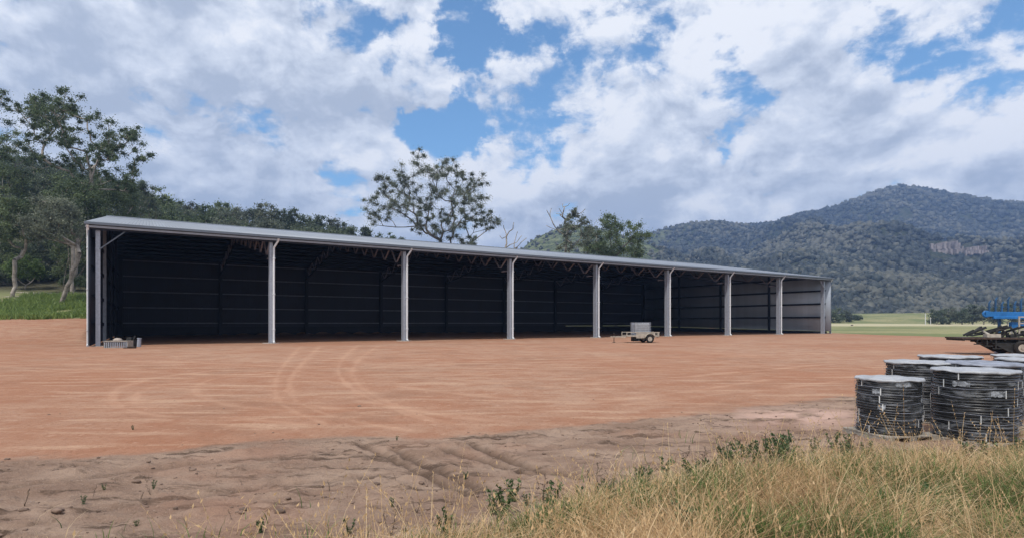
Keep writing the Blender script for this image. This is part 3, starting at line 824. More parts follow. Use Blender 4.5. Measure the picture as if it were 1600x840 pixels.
def leaves(centres, radii, per, size, r, flat=.7, droop=0.3):
    """leaf faces scattered through clumps; returns verts, quads, tint"""
    per = int(per * 1.9)
    C = np.repeat(np.array(centres, float), per, axis=0); R = np.repeat(np.array(radii, float), per); n = len(C)
    d = r.normal(0, 1, (n, 3)); d /= np.linalg.norm(d, axis=1)[:, None]
    rad = R * np.minimum(np.abs(r.normal(0, .62, n)), 1.7)
    P = C + d * rad[:, None] * np.array([1, 1, flat])
    a = r.normal(0, 1, (n, 3)); a[:, 2] -= droop * 2; a /= np.linalg.norm(a, axis=1)[:, None]
    b = np.cross(a, r.normal(0, 1, (n, 3))); b /= np.linalg.norm(b, axis=1)[:, None]
    s = size * r.uniform(.6, 1.4, n)[:, None]
    s = s * .62; V = np.stack([P - a * s, P - b * s * .45, P + a * s, P + b * s * .45], 1)
    ct = np.repeat(r.normal(.45, .2, len(centres)), per); t = np.clip(ct + r.normal(0, .14, n), 0, 1)
    return V.reshape(-1, 3), np.arange(4 * n).reshape(n, 4), np.repeat(t, 4)


def tree(name, label, base, clumps, radii, leafmat, bark='bark', group=None, per=90, size=.28, r0=.4, forkz=.35, seed=1, cat='tree', flat=.75, step=1.6, jit=.18, rmin=.035, trunks=1, lean=0.0):
    """clumps are world points; the tree stands with its origin at base"""
    r = np.random.default_rng(seed); base = np.array(base, float)
    root = empty(name, tuple(base)); tag(root, label, cat, group)
    cl = np.array(clumps, float) - base; radii = np.broadcast_to(np.array(radii, float), (len(cl),))
    t = Tree((0, 0, -.6), seed); top = cl[:, 2].max(); cx = cl[:, :2].mean(0)
    for j in range(trunks):
        off = np.array([lean + (j - (trunks - 1) / 2) * top * .10, 0])
        e = t.chain(0, (cx[0] * .35 + off[0], cx[1] * .35, top * forkz), max(1.0, top * .08), jit * .3)
    fork = max(1, len(t.n) - 3 * trunks)
    t.grow(cl, fork, step, jit)
    V, Q = t.wood(r0, rmin); mesh_obj('trunk', V, Q, M[bark], root, smooth=True)
    if per:
        V, Q, tn = leaves(cl, radii, per, size, r, flat)
        mesh_obj('crown', V, Q, M[leafmat], root, attrs={'tint': tn})
    return root


def ellip_clumps(c, rx, rz, n, seed, shell=.5, bottom=-.7):
    r = np.random.default_rng(seed); out = []
    while len(out) < n:
        d = r.normal(0, 1, 3); d /= np.linalg.norm(d)
        if d[2] < bottom: continue
        k = shell + (1 - shell) * r.random() ** .7
        out.append((c[0] + d[0] * rx * k, c[1] + d[1] * rx * k, c[2] + d[2] * rz * k))
    return np.array(out)


def copy_tree(o, parent=None):
    c = o.copy(); COL.objects.link(c); c.parent = parent
    for ch in list(o.children): copy_tree(ch, c)
    return c


def densify(cl, cr, m, spread, seed, k=.8):
    r = np.random.default_rng(seed); c2 = [cl]; r2 = [cr]
    for _ in range(m):
        d = r.normal(0, 1, cl.shape); d /= np.linalg.norm(d, axis=1)[:, None]; c2.append(cl + d * (cr * spread)[:, None] * r.uniform(.6, 1.2, (len(cl), 1))); r2.append(cr * k * r.uniform(.6, 1.1, len(cl)))
    return np.concatenate(c2), np.concatenate(r2)


def zg(X, Y): return float(gz(np.array([X]), np.array([Y]), False)[0])


# centre tree behind the shed, its clumps read one by one
ctree = [(688, 254, 6), (687, 266, 8), (658, 266, 9), (664, 275, 9), (660, 258, 5), (630, 272, 6), (634, 284, 7), (606, 287, 6), (610, 298, 6), (592, 295, 6), (580, 315, 7), (578, 332, 7), (588, 338, 6), (597, 326, 8), (603, 312, 8), (623, 290, 7), (626, 306, 9),
         (638, 292, 7), (618, 326, 8), (638, 329, 8), (646, 309, 8), (655, 341, 7), (669, 297, 9), (684, 283, 9), (695, 269, 8), (721, 264, 4), (712, 274, 6), (727, 285, 7), (738, 289, 7), (751, 293, 6), (744, 303, 8), (732, 312, 9), (747, 321, 9), (738, 329, 9),
         (724, 335, 7), (715, 323, 7), (710, 297, 8), (698, 300, 8), (686, 306, 7), (672, 323, 8), (666, 353, 7), (704, 352, 7), (712, 355, 6), (695, 364, 8), (744, 346, 5), (758, 346, 6), (767, 341, 6), (772, 352, 5), (730, 355, 4), (728, 374, 5), (742, 380, 4), (718, 370, 5), (686, 362, 6), (700, 330, 5), (655, 325, 6), (645, 350, 5), (667, 310, 6), (680, 345, 4)]
r_ = np.random.default_rng(5); Yc = 112.0
cl = np.array([A(x, y, Yc) + np.array([0, r_.uniform(-6, 6), 0]) for x, y, s in ctree]); cr = np.array([s * Yc / F * 1.55 for _, _, s in ctree]); cl, cr = densify(cl, cr, 5, 1.5, 50, .75)
tree('gum_tree', 'tall spreading gum tree rising alone behind the middle of the roof', (A(672, 0, Yc)[0], Yc, zg(A(672, 0, Yc)[0], Yc)), cl, cr, 'leaf_grey', 'barkgrey', per=150, size=.17, r0=.42, forkz=.42, seed=3, step=1.9, jit=.16, rmin=.045, trunks=3)

# big gum at the left
ltree = [(31, 151, 9), (26, 172, 8), (40, 178, 9), (52, 159, 10), (48, 188, 9), (84, 157, 9), (70, 168, 10), (105, 167, 10), (100, 188, 10), (79, 199, 9), (58, 218, 8), (126, 183, 10), (152, 178, 8), (140, 200, 10), (168, 199, 9), (183, 207, 9), (204, 220, 8), (210, 240, 6), (183, 233, 9), (157, 229, 10),
         (131, 225, 10), (105, 240, 10), (79, 240, 9), (147, 251, 10), (178, 261, 8), (120, 262, 10), (92, 262, 9), (60, 250, 8), (160, 275, 8), (195, 250, 6), (112, 213, 9), (66, 140 + 10, 7), (90, 215, 7), (175, 283, 6)]
Yl = 82.0; r_ = np.random.default_rng(9)
cl = np.array([A(x, y, Yl) + np.array([0, r_.uniform(-5, 5), 0]) for x, y, s in ltree]); cr = np.array([s * Yl / F * 1.5 for _, _, s in ltree]); cl, cr = densify(cl, cr, 7, 1.5, 51, .65)
bx = A(112, 0, Yl)[0]
tree('gum_tree', 'tallest gum tree with layered open crown left of the shed', (bx, Yl, zg(bx, Yl)), cl, cr, 'leaf_mid', 'bark', per=105, size=.205, r0=.33, forkz=.5, seed=4, step=1.9, jit=.15, rmin=.035, trunks=2)


def place_tree(name, label, px, Y, top, wpx, mat, n=30, bark='bark', group=None, seed=1, per=110, size=.28, low=.30, r0=.3, rclump=None, **kw):
    """a tree at bearing px and distance Y whose crown tops out at photo row top and is wpx wide"""
    X = (px - 800) / F * Y; z = zg(X, Y); ztop = EYE + (HZ - top) / F * Y; H = ztop - z; rx = wpx * Y / F / 2
    rz = H * (1 - low) / 2; rc = rclump or max(.5, rx * .27); n = int(n * 1.9)
    c = ellip_clumps((X, Y, z + H * low + rz), rx - rc * .5, rz - rc * .5, n, seed, .35)
    rr = np.random.default_rng(seed).uniform(.7, 1.25, n) * rc
    return tree(name, label, (X, Y, z), c, rr, mat, bark, group, int(per * .8), size, r0 * .75, kw.pop('forkz', max(.12, low * 1.1)), seed, **kw)


GL = 'gum trees on the wooded slope left of the shed'
L = [  # label, px, Y, top, width, material, clumps
    ('tall mid-green leafy gum cut by the left edge of the view', 2, 88, 182, 95, 'leaf_mid', 46, .25),
    ('dark gum behind the tallest gum, lower and denser', 62, 96, 232, 90, 'leaf_dark', 40, .3),
    ('dense green gum with its crown above the left roof corner', 170, 92, 262, 92, 'leaf_mid', 48, .22),
    ('mid-green gum filling the gap beneath the tallest gum', 112, 78, 268, 100, 'leaf_mid', 44, .36),
    ('pale grey-green gum with leaning white trunks beside the shed', 92, 70, 300, 105, 'leaf_grey', 34, .45),
    ('dark gum whose crown peaks right of the tallest gum', 222, 108, 272, 62, 'leaf_dark', 34, .2),
    ('small gum low on the slope at the left edge', 22, 74, 300, 78, 'leaf_mid', 30, .35),
    ('narrow dark gum just behind the left roof corner', 150, 84, 300, 60, 'leaf_grey', 26, .3),
]
for i, (lb, px, Y, top, w, mt, n, low) in enumerate(L):
    place_tree('gum_tree', lb, px, Y, top, w, mt, n, group=GL, seed=20 + i, per=210, size=.205, low=low, r0=.32, lean=(2.0 if i == 4 else 0), trunks=(2 if i == 4 else 1))
place_tree('shrub', 'bright green bushy shrub at the foot of the left gum trees', 40, 82, 398, 66, 'leaf_bush', 26, seed=40, per=170, size=.17, low=.12, r0=.12, rclump=.75, cat='shrub')
place_tree('shrub', 'low green shrub between the pale trunks and the shed wall', 118, 82, 428, 44, 'leaf_mid', 18, seed=41, per=150, size=.17, low=.08, r0=.1, rclump=.65, cat='shrub')
place_tree('shrub', 'dark low shrub at the left edge behind the grass verge', -8, 84, 416, 50, 'leaf_dark', 20, seed=42, per=150, size=.18, low=.05, r0=.1, rclump=.8, cat='shrub')

for i, (lb, px, Y, top, w, mt) in enumerate([('leafy young gum with foliage to the ground at the left edge', 6, 86, 352, 84, 'leaf_mid'), ('leafy young gum with foliage to the ground left of the pale trunks', 62, 90, 340, 84, 'leaf_dark'),
                                            ('leafy young gum with foliage to the ground against the shed wall', 122, 88, 335, 78, 'leaf_mid')]):
    place_tree('gum_tree', lb, px, Y, top, w, mt, 40, group='young gums left of the shed', seed=150 + i, per=170, size=.21, low=-.12, r0=.2)
ush = None
for i, (px, Y, top, w) in enumerate([(12, 90, 432, 50), (36, 96, 425, 54), (62, 92, 428, 50), (86, 98, 418, 56), (112, 94, 425, 50), (136, 100, 410, 54), (-20, 96, 420, 50), (70, 110, 395, 60), (20, 112, 390, 60), (120, 116, 385, 60)]):
    if ush is None:
        ush = place_tree('shrub', 'dusky understorey shrub beneath the gum trees left of the shed', px, Y, top, w, 'leaf_dark', 22, group='understorey shrubs left of the shed', seed=44, per=150, size=.24, low=.03, r0=.12, rclump=.9, cat='shrub'); continue
    o = copy_tree(ush); X = (px - 800) / F * Y; o.location = (X, Y, zg(X, Y)); o.rotation_euler = (0, 0, i * 1.9); k_ = w / 50 * Y / 90 * 1.05; o.scale = (k_, k_, k_)

# skyline trees over the left half of the roof
SKY = [(252, 128, 292, 44, 'leaf_mid'), (272, 150, 306, 40, 'leaf_mid'), (296, 150, 309, 42, 'leaf_grey'), (322, 145, 318, 46, 'leaf_mid'), (346, 160, 310, 40, 'leaf_mid'), (372, 165, 316, 38, 'leaf_grey'),
       (398, 168, 320, 36, 'leaf_dark'), (414, 150, 311, 40, 'leaf_grey'), (436, 152, 320, 38, 'leaf_dark'), (456, 160, 320, 34, 'leaf_dark'), (478, 158, 325, 36, 'leaf_dark'), (500, 162, 330, 34, 'leaf_dark'),
       (520, 165, 336, 36, 'leaf_grey'), (541, 165, 341, 34, 'leaf_dark'), (572, 170, 350, 24, 'leaf_dark'), (592, 190, 364, 22, 'leaf_mid'), (610, 200, 362, 26, 'leaf_mid'), (628, 200, 366, 24, 'leaf_dark')]
ords = ['first', 'second', 'third', 'fourth', 'fifth', 'sixth', 'seventh', 'eighth', 'ninth', 'tenth', 'eleventh', 'twelfth', 'thirteenth', 'fourteenth', 'fifteenth', 'sixteenth', 'seventeenth', 'eighteenth']
for i, (px, Y, top, w, mt) in enumerate(SKY):
    place_tree('gum_tree', 'skyline gum above the roof, %s from the left of the row of eighteen' % ords[i], px, Y, top, w, mt, 24, group='gum trees on the skyline behind the shed', seed=60 + i, per=75, size=.42, low=.3 if i < 14 else .5, r0=.3, rclump=1.25 if w > 30 else 1.0, rmin=.06)

# filler trees on the wooded slope that nothing tells apart: copies of three
protos = []
for j, (mt, px, Y, top) in enumerate((('leaf_mid', 300, 122, 335), ('leaf_dark', 470, 130, 348), ('leaf_grey', 380, 128, 340))):
    protos.append(place_tree('gum_tree', 'leafy gum within the wooded slope behind the shed', px, Y, top, 60, mt, 26, group='gum trees within the wooded slope', seed=90 + j, per=95, size=.38, low=.2, r0=.3, rclump=1.5, rmin=.06))
rf = random.Random(4)
for i in range(56):
    px = rf.uniform(-40, 560); Y = rf.uniform(108, 190) + max(0, 250 - px) * .1
    X = (px - 800) / F * Y; z = zg(X, Y)
    lim = np.interp(px, [-60, 200, 250, 300, 400, 500, 560, 600], [215, 275, 300, 322, 326, 338, 352, 375])
    o = copy_tree(protos[i % 3]); o.location = (X, Y, z - .5); o.rotation_euler = (0, 0, rf.uniform(0, 6.28))
    h0 = [0, 0, 0]; src = protos[i % 3]; H = src.children[1].bound_box[6][2] if len(src.children) > 1 else 15
    hmax = EYE + (HZ - lim) / F * Y - z
    s = max(.35, min(1.15, hmax / max(H, 1) * rf.uniform(.8, 1.0))); o.scale = (max(s, .6), max(s, .6), s)

# trees right of centre
Yd = 118.0
def dead(name, label, px, top, Y, spread, n, seed, leafmat=None, per=0):
    X = (px - 800) / F * Y; z = zg(X, Y); r = np.random.default_rng(seed); s = Y / F
    pts = [(X + r.uniform(-spread, spread) * s, Y + r.uniform(-4, 4), EYE + (HZ - top - r.uniform(0, 1) ** 1.2 * 46) * s) for _ in range(n)]
    return tree(name, label, (X, Y, z), pts, .5, 'leaf_grey', 'bark', None, per, .3, .28, .5, seed, step=1.1, jit=.22, rmin=.06)
dead('dead_tree', 'small bare dead tree above the roof left of the round green tree', 803, 350, Yd, 24, 16, 7)
dead('dead_tree', 'taller bare branches reaching above the thin tree over the roof', 882, 317, Yd + 4, 30, 18, 8)
tt = [(893, 345, 7), (900, 335, 5), (885, 352, 8), (905, 350, 8), (890, 366, 9), (908, 368, 9), (921, 372, 9), (900, 382, 9), (916, 386, 9), (884, 380, 8), (930, 384, 8), (922, 358, 5), (895, 330, 4)]
r_ = np.random.default_rng(15)
cl = np.array([A(x, y, Yd) + np.array([0, r_.uniform(-3, 3), 0]) for x, y, s in tt]); cr = np.array([s * Yd / F * 1.2 for _, _, s in tt]); cl, cr = densify(cl, cr, 4, 1.2, 61)
bx = A(893, 0, Yd)[0]; tree('gum_tree', 'thin feathery gum directly left of the round green tree', (bx, Yd, zg(bx, Yd)), cl, cr, 'leaf_grey', 'bark', per=80, size=.26, r0=.2, forkz=.4, seed=16, step=1.5, rmin=.05)
rt_ = [(960, 348, 9), (945, 352, 9), (975, 350, 8), (990, 358, 8), (997, 370, 8), (985, 375, 10), (968, 365, 11), (950, 370, 11), (938, 380, 10), (955, 388, 10), (975, 390, 10), (992, 386, 9), (930, 366, 8), (940, 395, 9), (962, 400, 10), (984, 400, 10), (1000, 395, 6), (925, 395, 9)]
cl = np.array([A(x, y, Yd) + np.array([0, r_.uniform(-4, 4), 0]) for x, y, s in rt_]); cr = np.array([s * Yd / F * 1.5 for _, _, s in rt_]); cl, cr = densify(cl, cr, 4, 1.0, 62)
bx = A(962, 0, Yd)[0]; tree('round_tree', 'dense rounded green tree peeping over the roof right of centre', (bx, Yd, zg(bx, Yd)), cl, cr, 'leaf_mid', 'barkgrey', per=130, size=.26, r0=.3, forkz=.4, seed=17, step=1.5)

# trees along the far side of the paddock
FT = [(1306, 236, 478, 26), (1322, 240, 484, 20), (1338, 250, 490, 18), (1464, 215, 480, 30), (1484, 218, 474, 36), (1503, 214, 478, 34), (1520, 216, 472, 34), (1537, 212, 474, 34), (1553, 210, 474, 32), (1574, 214, 470, 34), (1594, 212, 472, 34), (1618, 214, 470, 34), (1640, 216, 474, 34)]
on = ['first', 'second', 'third', 'fourth', 'fifth', 'sixth', 'seventh', 'eighth', 'ninth', 'tenth', 'eleventh', 'twelfth', 'thirteenth']
for i, (px, Y, top, w) in enumerate(FT):
    lb = ('dark bushy tree just right of the shed end, %s of three' % on[i]) if i < 3 else ('dark paddock tree at the foot of the mountain, %s of ten counting from the left' % on[i - 3])
    place_tree('paddock_tree', lb, px, Y, top, w, ['leaf_dark', 'leaf_grey', 'leaf_dark'][i % 3], 16, group='trees along the far edge of the paddock', seed=120 + i, per=75, size=.46, low=-.22, r0=.25, rclump=1.2, rmin=.07)


# ------------------------------------------------------------------ far paddock: pole, stump
def pole(px, top, Y, label, w=.14):
    X = (px - 800) / F * Y; z = zg(X, Y); h = EYE + (HZ - top) / F * Y - z
    mb = MB(); mb.tube((0, 0, -.3), (0, 0, h), w, w * .75, 10); root = empty('pole', (X, Y, z)); tag(root, label, 'pole', 'pale poles across the paddock')
    mb.build('shaft', M['strap'], root)
    mb = MB(); mb.beam((-.5, 0, h - .35), (.5, 0, h - .35), .1, .12); mb.build('crossarm', M['timber'], root)
pole(1446, 489, 208, 'pale pole left of the dark paddock trees, taller of two', .16)
pole(1454, 495, 210, 'shorter pale pole touching the dark paddock trees', .12)
X, Y = G(1336, 512); mb = MB()
mb.tube((-.9, 0, -.1), (-.85, .1, 1.0), .45, .3, 9); mb.tube((-.9, 0, .25), (1.6, .3, .18), .16, .08, 7); mb.tube((.2, .1, .2), (.8, .2, .55), .08, .04, 6)
o = mb.build('stump', M['barkgrey']); o.location = (X, Y, 0); tag(o, 'dark broken stump with fallen limb lying in the green paddock', 'stump')
# pale road strip at the left
def strip(name, pts, w, mat):
    V = []; Q = []
    for i, (x, y) in enumerate(pts):
        for s in (-1, 1): X_, Y_ = x, y + s * w / 2; V.append((X_, Y_, zg(X_, Y_) + .06))
    for i in range(len(pts) - 1): Q.append((2 * i, 2 * i + 2, 2 * i + 3, 2 * i + 1))
    o = mesh_obj(name, np.array(V), np.array(Q), mat); return tag(o, kind='structure')
strip('road', [(x, 76 + .02 * (x + 70)) for x in np.arange(-140, -59, 3)], 4.5, M['concrete'])


# ------------------------------------------------------------------ trailer and caged tank
def wheel(parent, c, r, w, axis='y'):
    mb = MB(); ax = {'x': 0, 'y': 1}[axis]
    mb.ring(c, r - w * .42, w * .46, ax, 28, 10); t = mb.build('wheel', M['rubber'], parent, smooth=True)
    mb = MB(); d = Vector((w * .3, 0, 0)) if ax == 0 else Vector((0, w * .3, 0)); c = Vector(c)
    mb.tube(c - d, c + d, r * .62, r * .62, 20); mb.tube(c - d * 1.5, c + d * 1.5, r * .2, r * .2, 10); mb.build('rim', M['cream'], t)
    return t


def make_trailer():
    X, Y = G(1000, 534.5); root = empty('box_trailer', (X, Y, 0), .06)
    tag(root, 'small dusty single-axle trailer parked before the fifth bay opening from the left', 'trailer')
    L, W, z = 1.22, .75, .52
    mb = MB()
    for s in (-1, 1): mb.beam((-L, s * W, z), (L, s * W, z), .06, .08); mb.beam((-L, s * W, z + .28), (L + .08, s * W, z + .28), .05, .05)
    for x in np.linspace(-L, L, 5): mb.beam((x, -W, z), (x, W, z), .05, .06)
    for x in (-L, -.4, .4, L):
        for s in (-1, 1): mb.beam((x, s * W, z), (x, s * W, z + .28), .05, .05)
    mb.build('frame', M['cream'], root)
    mb = MB(); mb.box((-L, -W + .05, z + .045), (L, W - .05, z + .06)); mb.build('deck', M['timber'], root)
    mb = MB(); mb.box((-.5, -W - .012, z - .16), (.95, -W + .02, z + .22)); mb.build('side_panel', M['cream'], root)
    mb = MB(); mb.box((-.5, W - .02, z - .16), (.95, W + .012, z + .22)); mb.build('side_panel', M['cream'], root)
    mb = MB(); mb.beam((.5, -W - .12, .31), (.5, W + .12, .31), .07, .07); mb.build('axle', M['rust'], root)
    for s in (-1, 1):
        wheel(root, (.5, s * (W + .14), .31), .31, .19)
        mb = MB()
        for j in range(8):
            a0 = math.radians(20 + j * 17.5); a1 = math.radians(20 + (j + 1) * 17.5); R = .40
            y0, y1 = s * (W + .02), s * (W + .27)
            mb.add([(.5 + R * math.cos(a0), y0, .31 + R * math.sin(a0)), (.5 + R * math.cos(a1), y0, .31 + R * math.sin(a1)), (.5 + R * math.cos(a1), y1, .31 + R * math.sin(a1)), (.5 + R * math.cos(a0), y1, .31 + R * math.sin(a0))], [(0, 1, 2, 3)])
        g = mb.build('mudguard', M['cream'], root); sm = g.modifiers.new('t', 'SOLIDIFY'); sm.thickness = .01
    mb = MB(); mb.beam((-L, -W + .1, z - .06), (-2.1, 0, .45), .06, .08); mb.beam((-L, W - .1, z - .06), (-2.1, 0, .45), .06, .08); mb.beam((-2.3, 0, .45), (-1.95, 0, .45), .08, .07)
    mb.build('drawbar', M['cream'], root)
    mb = MB(); mb.tube((-2.0, .1, .05), (-2.0, .1, .75), .03, .03, 8); mb.box((-2.09, .02, 0), (-1.91, .18, .05)); mb.build('jockey_stand', M['rust'], root)
    mb = MB(); mb.box((L, -W, z - .1), (L + .05, -W + .5, z + .26)); mb.box((L, W - .5, z - .1), (L + .05, W, z + .26)); mb.build('tail_frame', M['cream'], root)
    # dark crossed gear under the deck
    mb = MB(); mb.box((-.6, -.4, .12), (-.1, .4, .38)); mb.tube((-.3, -.7, .2), (.2, .7, .25), .07, .07, 8); mb.build('toolbox', M['machine'], root)
    # tank in its cage, standing on the deck
    t = empty('caged_tank', (X + .05, Y, z + .065), .06); tag(t, 'grey plastic cube tank in a wire cage standing on the trailer', 'tank')
    a, h = .62, .95
    mb = MB(); mb.box((-a + .05, -.52, .10), (a - .05, .52, h - .05)); k = mb.build('bottle', M['tank'], t); bevel(k, .08, 4)
    mb = MB()
    for x in np.linspace(-a, a, 9): mb.tube((x, -.57, .08), (x, -.57, h), .014, .014, 6); mb.tube((x, .57, .08), (x, .57, h), .014, .014, 6)
    for y in np.linspace(-.57, .57, 8): mb.tube((-a, y, .08), (-a, y, h), .014, .014, 6); mb.tube((a, y, .08), (a, y, h), .014, .014, 6)
    for zz in np.linspace(.12, h, 6):
        for s in (-1, 1): mb.tube((-a, s * .57, zz), (a, s * .57, zz), .014, .014, 6); mb.tube((s * a, -.57, zz), (s * a, .57, zz), .014, .014, 6)
    mb.build('cage', M['galv'], t)
    mb = MB(); mb.box((-a, -.57, 0), (a, .57, .03))
    for x in (-.5, 0, .5): mb.box((x - .07, -.57, .03), (x + .07, .57, .09))
    mb.build('skid', M['galv'], t)
    mb = MB(); mb.tube((0, 0, h - .06), (0, 0, h + .01), .13, .13, 16); mb.build('lid', M['black'], t)
make_trailer()


# ------------------------------------------------------------------ coils of black pipe
def make_pallet(w=.98):
    root = empty('pallet'); h = .055
    for i, y in enumerate(np.linspace(-w / 2 + .05, w / 2 - .05, 7)):
        mb = MB(); mb.box((-w / 2, y - .045, h), (w / 2, y + .045, h + .016)); mb.build('deck_board', M['timber'], root)
    for x in (-w / 2 + .05, 0, w / 2 - .05):
        mb = MB(); mb.box((x - .045, -w / 2, -.02), (x + .045, w / 2, h - .001)); mb.build('bearer', M['timber'], root)
    return root


def make_coil_stack(R, H, layers, seed):
    """rolls of black pipe stacked on one another, banded and capped with plastic film"""
    r = random.Random(seed); root = empty('pipe_coil_stack')
    hl = H / layers; pr = .0145
    for k in range(layers):
        mb = MB(); rows = max(3, int(hl / (2 * pr))); cx, cy = r.uniform(-.012, .012), r.uniform(-.012, .012); Rk = R * r.uniform(.965, 1.0)
        for j in range(rows):
            zz = k * hl + (j + .5) * hl / rows
            mb.ring((cx + r.uniform(-.004, .004), cy, zz), Rk - pr - r.uniform(0, .010), pr, 2, 48, 6, 1.0, .004)
        # solid body of inner turns
        mb.ring((cx, cy, k * hl + hl / 2), Rk * .70, Rk * .24, 2, 40, 8, hl / 2 / (Rk * .24) * .98)
        c = mb.build('pipe_coil', M['black'], root, smooth=True)
        # thin white band line between rolls
        mb = MB(); t0 = r.uniform(0, 6.28); span = r.uniform(3.2, 6.0); n = 44; zz = k * hl + r.uniform(-.004, .008)
        pts = [(cx + (Rk + .003) * math.cos(t0 + span * i / n), cy + (Rk + .003) * math.sin(t0 + span * i / n), zz + .008 * math.sin(i * .35 + seed)) for i in range(n + 1)]
        if k: mb.path(pts, .0028, 4); mb.build('twine', M['film2'], c)
        # short vertical ties
        for i in range(3):
            t = t0 + i * 2 * math.pi / 3 + r.uniform(-.4, .4); a, b = math.cos(t), math.sin(t); z0, z1 = k * hl + .004, (k + 1) * hl - .004
            q = .006; tx, ty = -b * q, a * q; mb = MB(); e = Rk + .004
            vs = [(cx + g * a + u * tx, cy + g * b + u * ty, z) for g in (e, e + .003) for u, z in ((-1, z0), (1, z0), (1, z1), (-1, z1))]
            mb.add(vs, [(0, 1, 2, 3), (7, 6, 5, 4), (0, 4, 5, 1), (1, 5, 6, 2), (2, 6, 7, 3), (3, 7, 4, 0)]); mb.build('tie', M['strap'], c)
        # smeared patches of printed tape
        for _t in range(r.choice([0, 1, 2, 2])):
            mb = MB(); t = r.uniform(0, 6.28); wv = r.uniform(.12, .5); n = 8
            z0, z1 = k * hl + hl * .25, k * hl + hl * .8
            vs = []
            for i in range(n + 1):
                a = t + wv * i / n
                vs += [(cx + (Rk + .006) * math.cos(a), cy + (Rk + .006) * math.sin(a), z0 + r.uniform(-.01, .01)), (cx + (Rk + .006) * math.cos(a), cy + (Rk + .006) * math.sin(a), z1 + r.uniform(-.01, .01))]
            mb.add(vs, [(2 * i, 2 * i + 2, 2 * i + 3, 2 * i + 1) for i in range(n)]); g = mb.build('tape', M['print'], c); sm = g.modifiers.new('t', 'SOLIDIFY'); sm.thickness = .002
    # cap: film sagging into the core, hanging over the rim
    n, m = 64, 9; vs = []; rad = [0.0, .25, .45, .62, .8, .93, 1.0, 1.02, 1.015]; drop = [-.040, -.036, -.026, -.014, -.008, -.006, -.008, -.018, -.024]
    for i in range(n):
        t = 2 * math.pi * i / n
        for j in range(m):
            wv = (.006 * math.sin(t * 5 + seed) + .005 * math.sin(t * 11 + 2 * seed)) * (j / m)
            hang = (.5 + .5 * math.sin(t * 3 + seed)) * .016 if j == m - 1 else 0
            q = R * (rad[j] + .01 * math.sin(t * 7 + j)) * 1.005
            vs.append((q * math.cos(t), q * math.sin(t), H + .016 + drop[j] + wv - hang))
    qs = [(i * m + j, ((i + 1) % n) * m + j, ((i + 1) % n) * m + j + 1, i * m + j + 1) for i in range(n) for j in range(m - 1)]
    mb = MB(); mb.add(vs, qs); c = mb.build('film_cap', M['film'], root, smooth=True); sm = c.modifiers.new('t', 'SOLIDIFY'); sm.thickness = .004
    n, m = 56, 12; vs = []
    for i in range(n):
        t = 2 * math.pi * i / n
        for j in range(m + 1):
            h = H * (.02 + .97 * j / m); q = R + .009 + .006 * math.sin(t * 6 + j * 1.3 + seed) + .004 * math.sin(t * 17 + j)
            vs.append((q * math.cos(t), q * math.sin(t), h))
    mb = MB(); mb.add(vs, [(i * (m + 1) + j, ((i + 1) % n) * (m + 1) + j, ((i + 1) % n) * (m + 1) + j + 1, i * (m + 1) + j + 1) for i in range(n) for j in range(m)])
    mb.build('stretch_film', M['wrap'], root, smooth=True)
    return root


cs = [  # px centre, nearest-base row or distance, radius, height, label
    (1389, None, 7.72, .385, .70, 7, 'shortest stack of black pipe coils, front left of the group'),
    (1522, None, 7.50, .455, .85, 8, 'largest front stack of black pipe coils with bright white film cap'),
    (1436, None, 9.00, .455, .86, 8, 'tall coil stack directly behind the shortest front stack'),
    (1484, None, 9.85, .44, .86, 8, 'coil stack mostly hidden, only its pale cap edge showing in the middle'),
    (1536, None, 8.55, .455, .87, 8, 'coil stack with grey film cap pressed behind the largest stack'),
    (1612, None, 9.30, .455, .87, 8, 'coil stack cut by the right edge beside the grey-capped one'),
    (1602, None, 10.1, .46, .88, 8, 'rearmost coil stack at the right edge near the flatbed'),
]
for i, (px, _, Y, R, H, ly, lb) in enumerate(cs):
    X = (px - 800) / F * Y
    pal = make_pallet(R * 1.98); pz = float(gz(np.array([X]), np.array([Y]))[0]); pal.location = (X, Y, pz - .03); pal.rotation_euler = (0, 0, .2 + i * .33)
    tag(pal, 'timber pallet beneath the ' + ['shortest front left', 'largest front', 'tall left rear', 'hidden middle', 'grey-capped', 'right edge', 'rearmost right'][i] + ' coil stack', 'pallet', 'pallets under the coil stacks')
    s = make_coil_stack(R, H, ly, 3 + i); s.location = (X, Y, pz + .044); s.rotation_euler = (0, 0 if i != 4 else .02, i * 1.1)
    tag(s, lb, 'pipe coils', 'stacks of black pipe coils')
    if i == 4:
        for ch in s.children:
            if ch.name.startswith('film_cap'): ch.data.materials.clear(); ch.data.materials.append(M['film2'])


